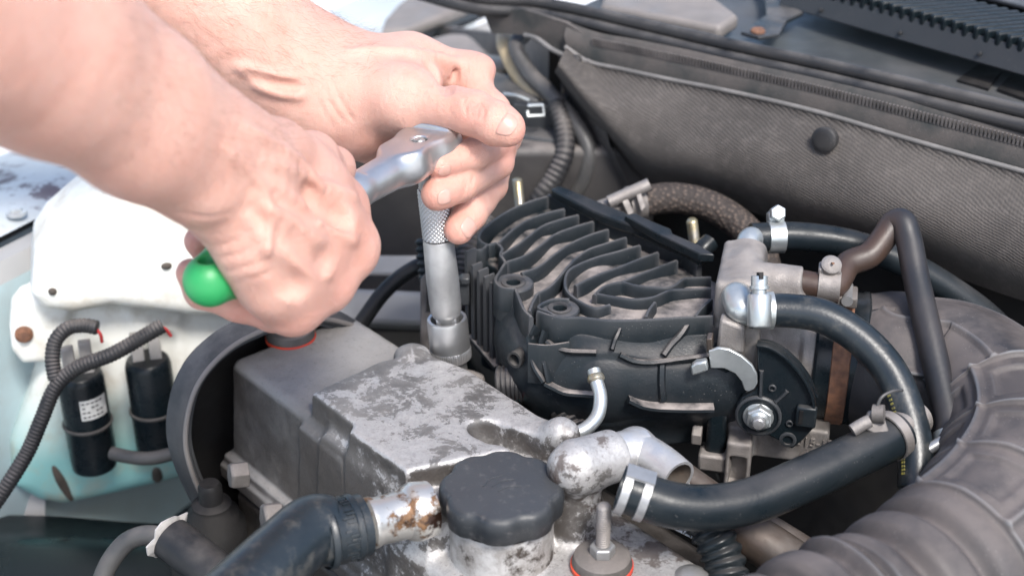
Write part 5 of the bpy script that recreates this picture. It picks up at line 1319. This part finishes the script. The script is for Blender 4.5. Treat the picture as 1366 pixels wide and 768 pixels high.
# ---------------------------------------------------------------- washer tank and pumps on the left
TKN = V((.28, -.96, 0)).normalized(); TKX = V((.96, .28, 0)).normalized(); TK0 = at(150, 480, 1.03)
def tk(px, py, off=0.0):
    q = atp(px, py, TK0+TKN*off, TKN)-TK0; return (q.dot(TKX), q.z)
tank = empty('washer_fluid_tank', at(150, 680, 1.04), 'milky white plastic washer fluid tank with teal fluid, behind the fists', 'tank')
lo_ = TK0+V((-.13, -.10, -.16)); hi_ = TK0+V((.15, .14, .17)); S = SDF(lo_, hi_, .0017)
up_o = [(40, 400), (44, 372), (62, 345), (100, 312), (135, 283), (166, 262), (215, 272), (285, 292), (340, 320), (345, 430), (250, 428), (150, 415), (100, 425), (58, 420)]
S.poly([tk(*q, .035) for q in up_o], -.07, .035, r=.014, o=TK0, x=TKX, y=(0, 0, 1))
lw_o = [(46, 395), (60, 480), (38, 540), (12, 600), (14, 655), (50, 676), (85, 682), (160, 666), (235, 648), (330, 630), (345, 420)]
S.poly([tk(*q, .005) for q in lw_o], -.07, .005, r=.016, k=.012, o=TK0, x=TKX, y=(0, 0, 1))
S.poly([tk(*q, .012) for q in [(12, 440), (14, 420), (26, 405), (60, 396), (95, 408), (90, 470), (62, 486), (30, 488), (15, 470)]], -.02, .012, r=.006, k=.006, o=TK0, x=TKX, y=(0, 0, 1))
S.poly([tk(*q, .012) for q in [(175, 425), (240, 428), (240, 560), (222, 600), (192, 600), (178, 540)]], -.02, .010, r=.008, k=.01, o=TK0, x=TKX, y=(0, 0, 1))
S.chain([TK0+TKX*0+V((0, 0, 0))+TKN*.02-TKN*.012]*2, [.001, .001])
for (x, y) in ((127, 560), (214, 545)):
    a = atp(x, y-70, TK0+TKN*.020, TKN); b = atp(x, y+62, TK0+TKN*.020, TKN); S.cone(a, b, .0185, .0185, mode='s', k=.004)
v, f = S.mesh(); v = relax(v, f, 2); link('tank_shell', v, f, M['tank'], tank, smooth=180)
c = atp(32, 446, TK0+TKN*.013, TKN); mb = MB(); mb.lathe(c, TKN, [(.0062, -.002), (.0062, .001), (.0042, .0016), (.0040, .004), (.001, .0045)], 18); mb.build('rusty_screw', M['rust'], tank)
def blob(px, py, w_, h_, off, ang=0.0):
    c = atp(px, py, TK0+TKN*off, TKN); S = SDF(c-V((.04, .02, .04)), c+V((.04, .02, .04)), .0012); up_ = (EZ*math.cos(ang)+TKX*math.sin(ang)); S.ell(c, (w_, h_, .004), (up_.cross(TKN), up_, TKN)); v, f = S.mesh(); link('dirt_streak', v, f, M['stain'], tank, smooth=180)
blob(82, 640, .0045, .021, .0025, -.25); blob(209, 630, .0050, .009, .0025); blob(70, 388, .0030, .0030, .034); blob(222, 354, .0040, .0028, .034)
def pump(px, py, label):
    c = atp(px, py, TK0+TKN*.024, TKN); e = empty('washer_pump', c, label, 'pump', 'pumps on the washer tank')
    H = (atp(px, py-128, TK0+TKN*.024, TKN)-c).length
    mb = MB(); mb.lathe(c, EZ, [(.013, 0), (.0158, .002), (.0165, .010), (.0165, H*.46), (.0168, H*.47)], 36); mb.build('lower_body', M['plastic_clean'], e)
    mb = MB(); mb.lathe(c, EZ, [(.0165, H*.47), (.0178, H*.475), (.0178, H*.495), (.0166, H*.50)], 36, cap=False); mb.build('seam_ring', M['wire_grey'], e)
    mb = MB(); mb.lathe(c, EZ, [(.0163, H*.49), (.0163, H*.93), (.0150, H*.985), (.0135, H), (.004, H*1.005)], 36); mb.build('upper_body', M['plastic_clean'], e)
    for dx, hh in ((-.0058, .023), (.0062, .026)):
        mb = MB(); mb.box(c+EZ*(H+hh/2-.002)+TKX*dx, (.0085, .0070, hh), (TKX, TKN, EZ)); t_ = mb.build('terminal_plug', M['connector'], e, bevel=.0008)
    return e, c, H
p1, pc1, PH = pump(127, 622, 'black washer pump with a white sticker, left one on the tank')
p2, pc2, _ = pump(214, 604, 'black washer pump half hidden by the belt cover')
mb = MB(); rows = []
for i in range(7):
    t = RAD(-38+i*12); o_ = TKN*math.cos(t-.0)+TKX*math.sin(t+.45)*1.0; o_ = (TKN*math.cos(t+.5)+TKX*math.sin(t+.5)); rows.append((pc1+o_*.01665+EZ*PH*.62, pc1+o_*.01665+EZ*PH*.82))
vs_ = [q for r in rows for q in r]; link('sticker', vs_, [(2*i, 2*i+2, 2*i+3, 2*i+1) for i in range(6)], M['label'], p1, smooth=180)
mb = MB()
for j in range(4):
    for i in range(5):
        if (i*j) % 3 == 2: continue
        t = RAD(-30+i*11)+.5; o_ = TKN*math.cos(t)+TKX*math.sin(t); mb.box(pc1+o_*.0169+EZ*PH*(.655+.045*j), (.0022, .0004, .0009), (EZ.cross(o_), o_, EZ))
mb.build('sticker_print', M['ink'], p1, smooth=None)
def thing1(name, mb, mat, label, cat, **k):
    o = mb.build(name, mat, None, **k); return tag(o, label, cat)
thing1('pump_hose', MB().tube(A((150, 604, .99), (172, 609, .985), (200, 611, .98), (238, 603, .98)), .0048, 16), M['wire_grey'], 'thin grey hose low between the two washer pumps', 'hose')
ms = A((217, 434, .962), (196, 446, .960), (150, 472, .955), (100, 492, .955), (75, 515, .955), (55, 560, .955), (38, 600, .955), (14, 640, .95), (-20, 690, .95))
hn = empty('wiring_harness', ms[-1], 'corrugated black wiring sleeve running down in front of the washer tank', 'wiring')
corrugated(ms, .0053, .0026, .0005, 16).build('main_sleeve', M['conduit'], hn, smooth=180)
corrugated(A((130, 437, .962), (112, 434, .962), (90, 438, .960), (74, 455, .958), (70, 480, .956), (74, 506, .955)), .0052, .0026, .0005, 16).build('branch_sleeve', M['conduit'], hn, smooth=180)
MB().tube(A((127, 437, .963), (134, 446, .966), (136, 456, .97)), .0012, 8).build('red_core', M['red_wire'], hn); MB().tube(A((214, 435, .963), (222, 440, .966), (228, 448, .97)), .0012, 8).build('red_core', M['red_wire'], hn)

# torn sleeve with a cable at the lower left
ts = empty('sleeved_cable', at(240, 725, .84), 'grey cable running into a torn black sleeve, at the bottom left', 'cable')
MB().tube(A((128, 800, .86), (145, 752, .86), (170, 722, .858), (200, 713, .852), (230, 722, .845), (262, 745, .838)), .0060, 18).build('cable', M['wire_grey'], ts)
MB().tube(A((228, 718, .846), (262, 744, .838), (300, 776, .83), (340, 815, .82)), .0132, 28, hollow=.12).build('sleeve', M['wire_black'], ts)
q0 = at(228, 718, .846); qd = (at(262, 744, .838)-q0).normalized(); x_, y_, z_ = frame(qd); vv = []; n = 18; rr = random.Random(5)
for k in range(n):
    t = 2*math.pi*k/n; j = .0050*rr.random()**2-.0008; vv.append(q0+(x_*math.cos(t)+y_*math.sin(t))*.0088-qd*.001); vv.append(q0+(x_*math.cos(t)+y_*math.sin(t))*(.0136+j)-qd*(.002+.002*rr.random()))
link('torn_edge', vv, [(2*k, 2*((k+1) % n), 2*((k+1) % n)+1, 2*k+1) for k in range(n)], M['torn'], ts, smooth=None).modifiers.new('t', 'SOLIDIFY').thickness = .0012

# ---------------------------------------------------------------- behind the hands
# domed strut tower and rails of the bay (parts of the car)
S = SDF(at(330, 345, 1.25)-V((.05, .12, .05)), at(560, 130, 1.25)+V((.12, .10, .08)), .003)
S.ell(at(455, 262, 1.20), (.085, .075, .055)); S.ell(at(420, 185, 1.26), (.10, .05, .03), k=.03); S.cyl(at(455, 300, 1.2)-V((0, 0, .25)), at(455, 300, 1.2), .075, r=.01, k=.03)
v, f = S.mesh(); link('strut_tower', v, f, M['lid_grey'], car, smooth=180)
mb = MB(); mb.box(at(500, 352, 1.12), (.20, .03, .026), (RT, V((0, .8, -.6)), V((0, .6, .8)))); mb.build('upper_rail', M['panel_white'], car, bevel=.004)
mb = MB(); mb.box(at(500, 383, 1.10), (.22, .02, .016), (RT, V((0, .8, -.6)), V((0, .6, .8)))); mb.build('rail_strap', M['dark'], car, bevel=.002)
mb = MB(); mb.box(at(500, 412, 1.08), (.20, .03, .026), (V((.98, 0, -.05)), V((0, .8, -.6)), V((0.05, .6, .8)))); mb.build('lower_rail', M['panel_grey'], car, bevel=.004)
# grey lid with its cap
lid = empty('reservoir', atz(630, 120, -.02), 'dusty grey reservoir with a round beige cap behind the upper hand', 'reservoir')
S = SDF((-.14, .18, -.05), (.08, .46, .09), .002)
LO = [(520, 72), (560, 48), (600, 38), (632, 40), (655, 62), (688, 112), (698, 138), (660, 165), (600, 172), (540, 165)]
S.poly([tuple(atz(x, y, .05).xy) for x, y in LO], -.06, .05, r=.016); v, f = S.mesh(); link('shell', v, f, M['lid_grey'], lid, smooth=180)
c = atz(645, 102, .052); MB().lathe(c, EZ, [(.021, -.01), (.021, .004), (.018, .006)], 32).build('cap_skirt', M['dark'], lid); MB().lathe(c+EZ*.006, EZ, [(.020, 0), (.0215, .002), (.0205, .006), (.012, .0085), (.001, .009)], 32).build('cap_top', M['lid_beige'], lid, smooth=60)
# dark battery-like box
bx = empty('control_box', at(640, 330, 1.12), 'dark dusty box standing behind the extension bar', 'box')
b0 = at(668, 272, 1.085); mb = MB(); mb.box(b0-V((0, -.05, .035)), (.235, .10, .16)); mb.build('box_body', M['box_dark'], bx, bevel=.006, seg=3)
mb = MB(); mb.box(at(668, 200, 1.085)+V((0, .05, -.004)), (.245, .112, .008)); mb.build('lid_rim', M['lid_grey'], bx, bevel=.003)
# connector block with a wire clip
cb = empty('fuse_connector', at(710, 190, 1.10), 'black plug connector with a steel spring clip right of the thumb', 'connector')
mb = MB(); mb.box(at(690, 138, 1.12), (.050, .04, .030), (V((.93, -.3, -.1)).normalized(), V((.3, .93, 0)).normalized(), EZ)); mb.build('plug_top', M['plastic'], cb, bevel=.003)
mb = MB(); mb.box(at(722, 152, 1.105), (.040, .03, .026), (V((.97, -.2, 0)).normalized(), V((.2, .97, 0)).normalized(), EZ)); mb.build('plug_front', M['plastic'], cb, bevel=.002)
mb = MB(); mb.box(at(712, 186, 1.10), (.062, .04, .020), (V((.95, -.3, 0)).normalized(), V((.3, .95, 0)).normalized(), EZ)); mb.build('plug_base', M['plastic'], cb, bevel=.003)
w_ = A((704, 141, 1.07), (724, 140, 1.07), (726, 154, 1.07), (704, 155, 1.07), (704, 148, 1.07)); MB().tube(w_, .0014, 8, smoothpath=False).build('spring_clip', M['zinc'], cb)
MB().tube(A((672, 125, 1.09), (690, 128, 1.085), (706, 134, 1.085)), .0013, 8).build('spring_clip', M['zinc'], cb)
# cables down the firewall corner
thing1('beige_cable', MB().tube([atp(x, y, FA+FN*o_, FN) for x, y, o_ in ((676, 40, -.03), (674, 60, -.01), (690, 96, .0), (712, 122, .01), (735, 148, .015), (752, 178, .015))], .0070, 18), M['wire_beige'], 'beige cable looping down beside the grey one in the bay corner', 'cable')
thing1('grey_cable', MB().tube([atp(x, y, FA+FN*o_, FN) for x, y, o_ in ((700, 44, -.02), (689, 62, 0), (704, 95, .01), (735, 127, .02), (765, 162, .025), (785, 200, .03), (777, 240, .035), (755, 275, .04))], .0066, 18), M['wire_grey'], 'grey cable curving down the bay corner beside the mat', 'cable')
o = corrugated([atp(x, y, FA+FN*o_, FN) for x, y, o_ in ((742, 138, .025), (752, 172, .035), (753, 205, .045), (740, 235, .055), (722, 262, .065), (700, 300, .07))], .0076, .0044, .0004, 16).build('wrapped_harness', M['conduit'], None, smooth=180); tag(o, 'black taped wire bundle beside the connector, dropping behind the manifold', 'wiring')
def stud(px0, py0, px1, py1, d, r, label, mat='brass'):
    a = at(px1, py1, d); b = at(px0, py0, d-.012); e = empty('threaded_stud', a, label, 'stud', 'bare studs'); thread(a, b-a, r, (b-a).length, M[mat], e, 'thread')
stud(690, 240, 695, 290, 1.03, .0037, 'bare threaded stud left of the ribbed manifold')
stud(923, 294, 927, 330, .955, .0038, 'bare threaded stud behind the ribbed manifold by the braided hose')
thing1('breather_nipple', MB().tube(A((928, 345, .93), (938, 332, .93), (948, 322, .932)), .0062, 16, hollow=.2), M['plastic_clean'], 'small black nipple behind the manifold next to the stud', 'nipple')
# behind the bar
thing1('battery_cable', MB().tube(A((462, 462, 1.0), (486, 425, 1.0), (510, 392, 1.0), (536, 368, 1.0), (565, 352, 1.0), (600, 342, 1.0), (640, 338, 1.0)), .0056, 16), M['wire_black'], 'black cable arching behind the extension bar', 'cable')
o = corrugated(A((566, 318, .985), (568, 340, .985), (571, 372, .985)), .0070, .0050, .0020, 16).build('rubber_bellows', M['rubber'], None, smooth=180); tag(o, 'short black pleated rubber boot beside the extension bar', 'boot')
o = corrugated(A((648, 296, 1.02), (628, 335, 1.0), (615, 375, .99), (608, 420, .98), (605, 470, .97)), .0100, .0040, .0012, 18).build('ribbed_hose', M['conduit'], None, smooth=180); tag(o, 'dark ribbed hose dropping behind the extension bar', 'hose')
br = MB()
outp = [(561, 372), (568, 364), (580, 364), (588, 372), (590, 520), (560, 520)]; br.prism([at(x, y, .965) for x, y in outp], FW, .003); ob = br.build('slotted_bracket', M['cast_dark'], None, bevel=.0008); tag(ob, 'grey steel bracket plate behind the extension bar', 'bracket')
cut = MB(); cut.prism([at(x, y, .962) for x, y in [(569, 376), (575, 372), (581, 376), (581, 415), (569, 415)]], FW, .002); sl2 = cut.build('slot', M['dark'], ob)
thing1('lifting_eye', MB().prism(A((607, 490, .885), (630, 494, .885), (646, 500, .885), (650, 540, .885), (606, 540, .885)), FW, .012), M['cast_dark'], 'dark pointed lug behind the valve cover below the socket', 'lug', bevel=.002)
# conduits between cover and manifold
o = corrugated(A((664, 513, .870), (690, 512, .868), (722, 517, .865)), .0118, .0030, .0008, 20).build('conduit_sleeve', M['conduit'], None, smooth=180); tag(o, 'grey ribbed conduit end between the valve cover and the manifold', 'conduit')
o = corrugated(A((708, 512, .872), (738, 530, .866), (758, 556, .86), (775, 585, .855), (800, 615, .85)), .0098, .0042, .0022, 20).build('corrugated_conduit', M['conduit'], None, smooth=180); tag(o, 'black corrugated conduit passing behind the bent metal tube', 'conduit')
hw = empty('thin_wires', at(684, 545, .86), 'thin red and teal wires by the grey conduit', 'wire'); MB().tube(A((686, 530, .866), (680, 540, .864), (678, 556, .862)), .0011, 8).build('red_wire', M['red_wire'], hw); MB().tube(A((690, 530, .866), (686, 542, .864), (684, 556, .862)), .0011, 8).build('teal_wire', M['teal_wire'], hw)
thing1('ochre_bracket', MB().prism(A((728, 585, .90), (790, 560, .90), (835, 590, .90), (820, 625, .90), (760, 620, .90)), FW, .01), M['ochre'], 'dull ochre bracket low behind the bent metal tube', 'bracket', bevel=.002)
# pipes in the dark at lower right
thing1('brown_pipe', MB().tube(A((905, 630, .83), (960, 668, .82), (1030, 708, .81), (1090, 745, .80)), .0085, 18), M['brown_metal'], 'brown metal pipe behind the thick lower hose', 'pipe')
thing1('brown_pipe', MB().tube(A((930, 690, .80), (985, 706, .79), (1050, 745, .78), (1090, 775, .77)), .0130, 20), M['brown_metal'], 'wider brown metal pipe under the thick lower hose', 'pipe')
o = corrugated(A((938, 690, .770), (952, 715, .767), (965, 745, .765), (975, 790, .76)), .0120, .0060, .0020, 24).build('corrugated_conduit', M['rubber'], None, smooth=180); tag(o, 'black corrugated conduit under the thick lower hose', 'conduit')
lab = MB(); lp = A((872, 622, .800), (915, 632, .800), (940, 700, .785), (936, 724, .780), (900, 706, .782), (868, 690, .785)); lab.prism(lp, UP*.5-FW, .0008)
lo2 = lab.build('paper_label', M['label'], None, smooth=None); tag(lo2, 'white printed label strip under the thick lower hose', 'label')
text('label_text', 'AMAPA', at(917, 709, .7795), at(933, 719, .779)-at(902, 702, .781), UP-FW*.2, .0065, M['ink'], lo2, .0002)
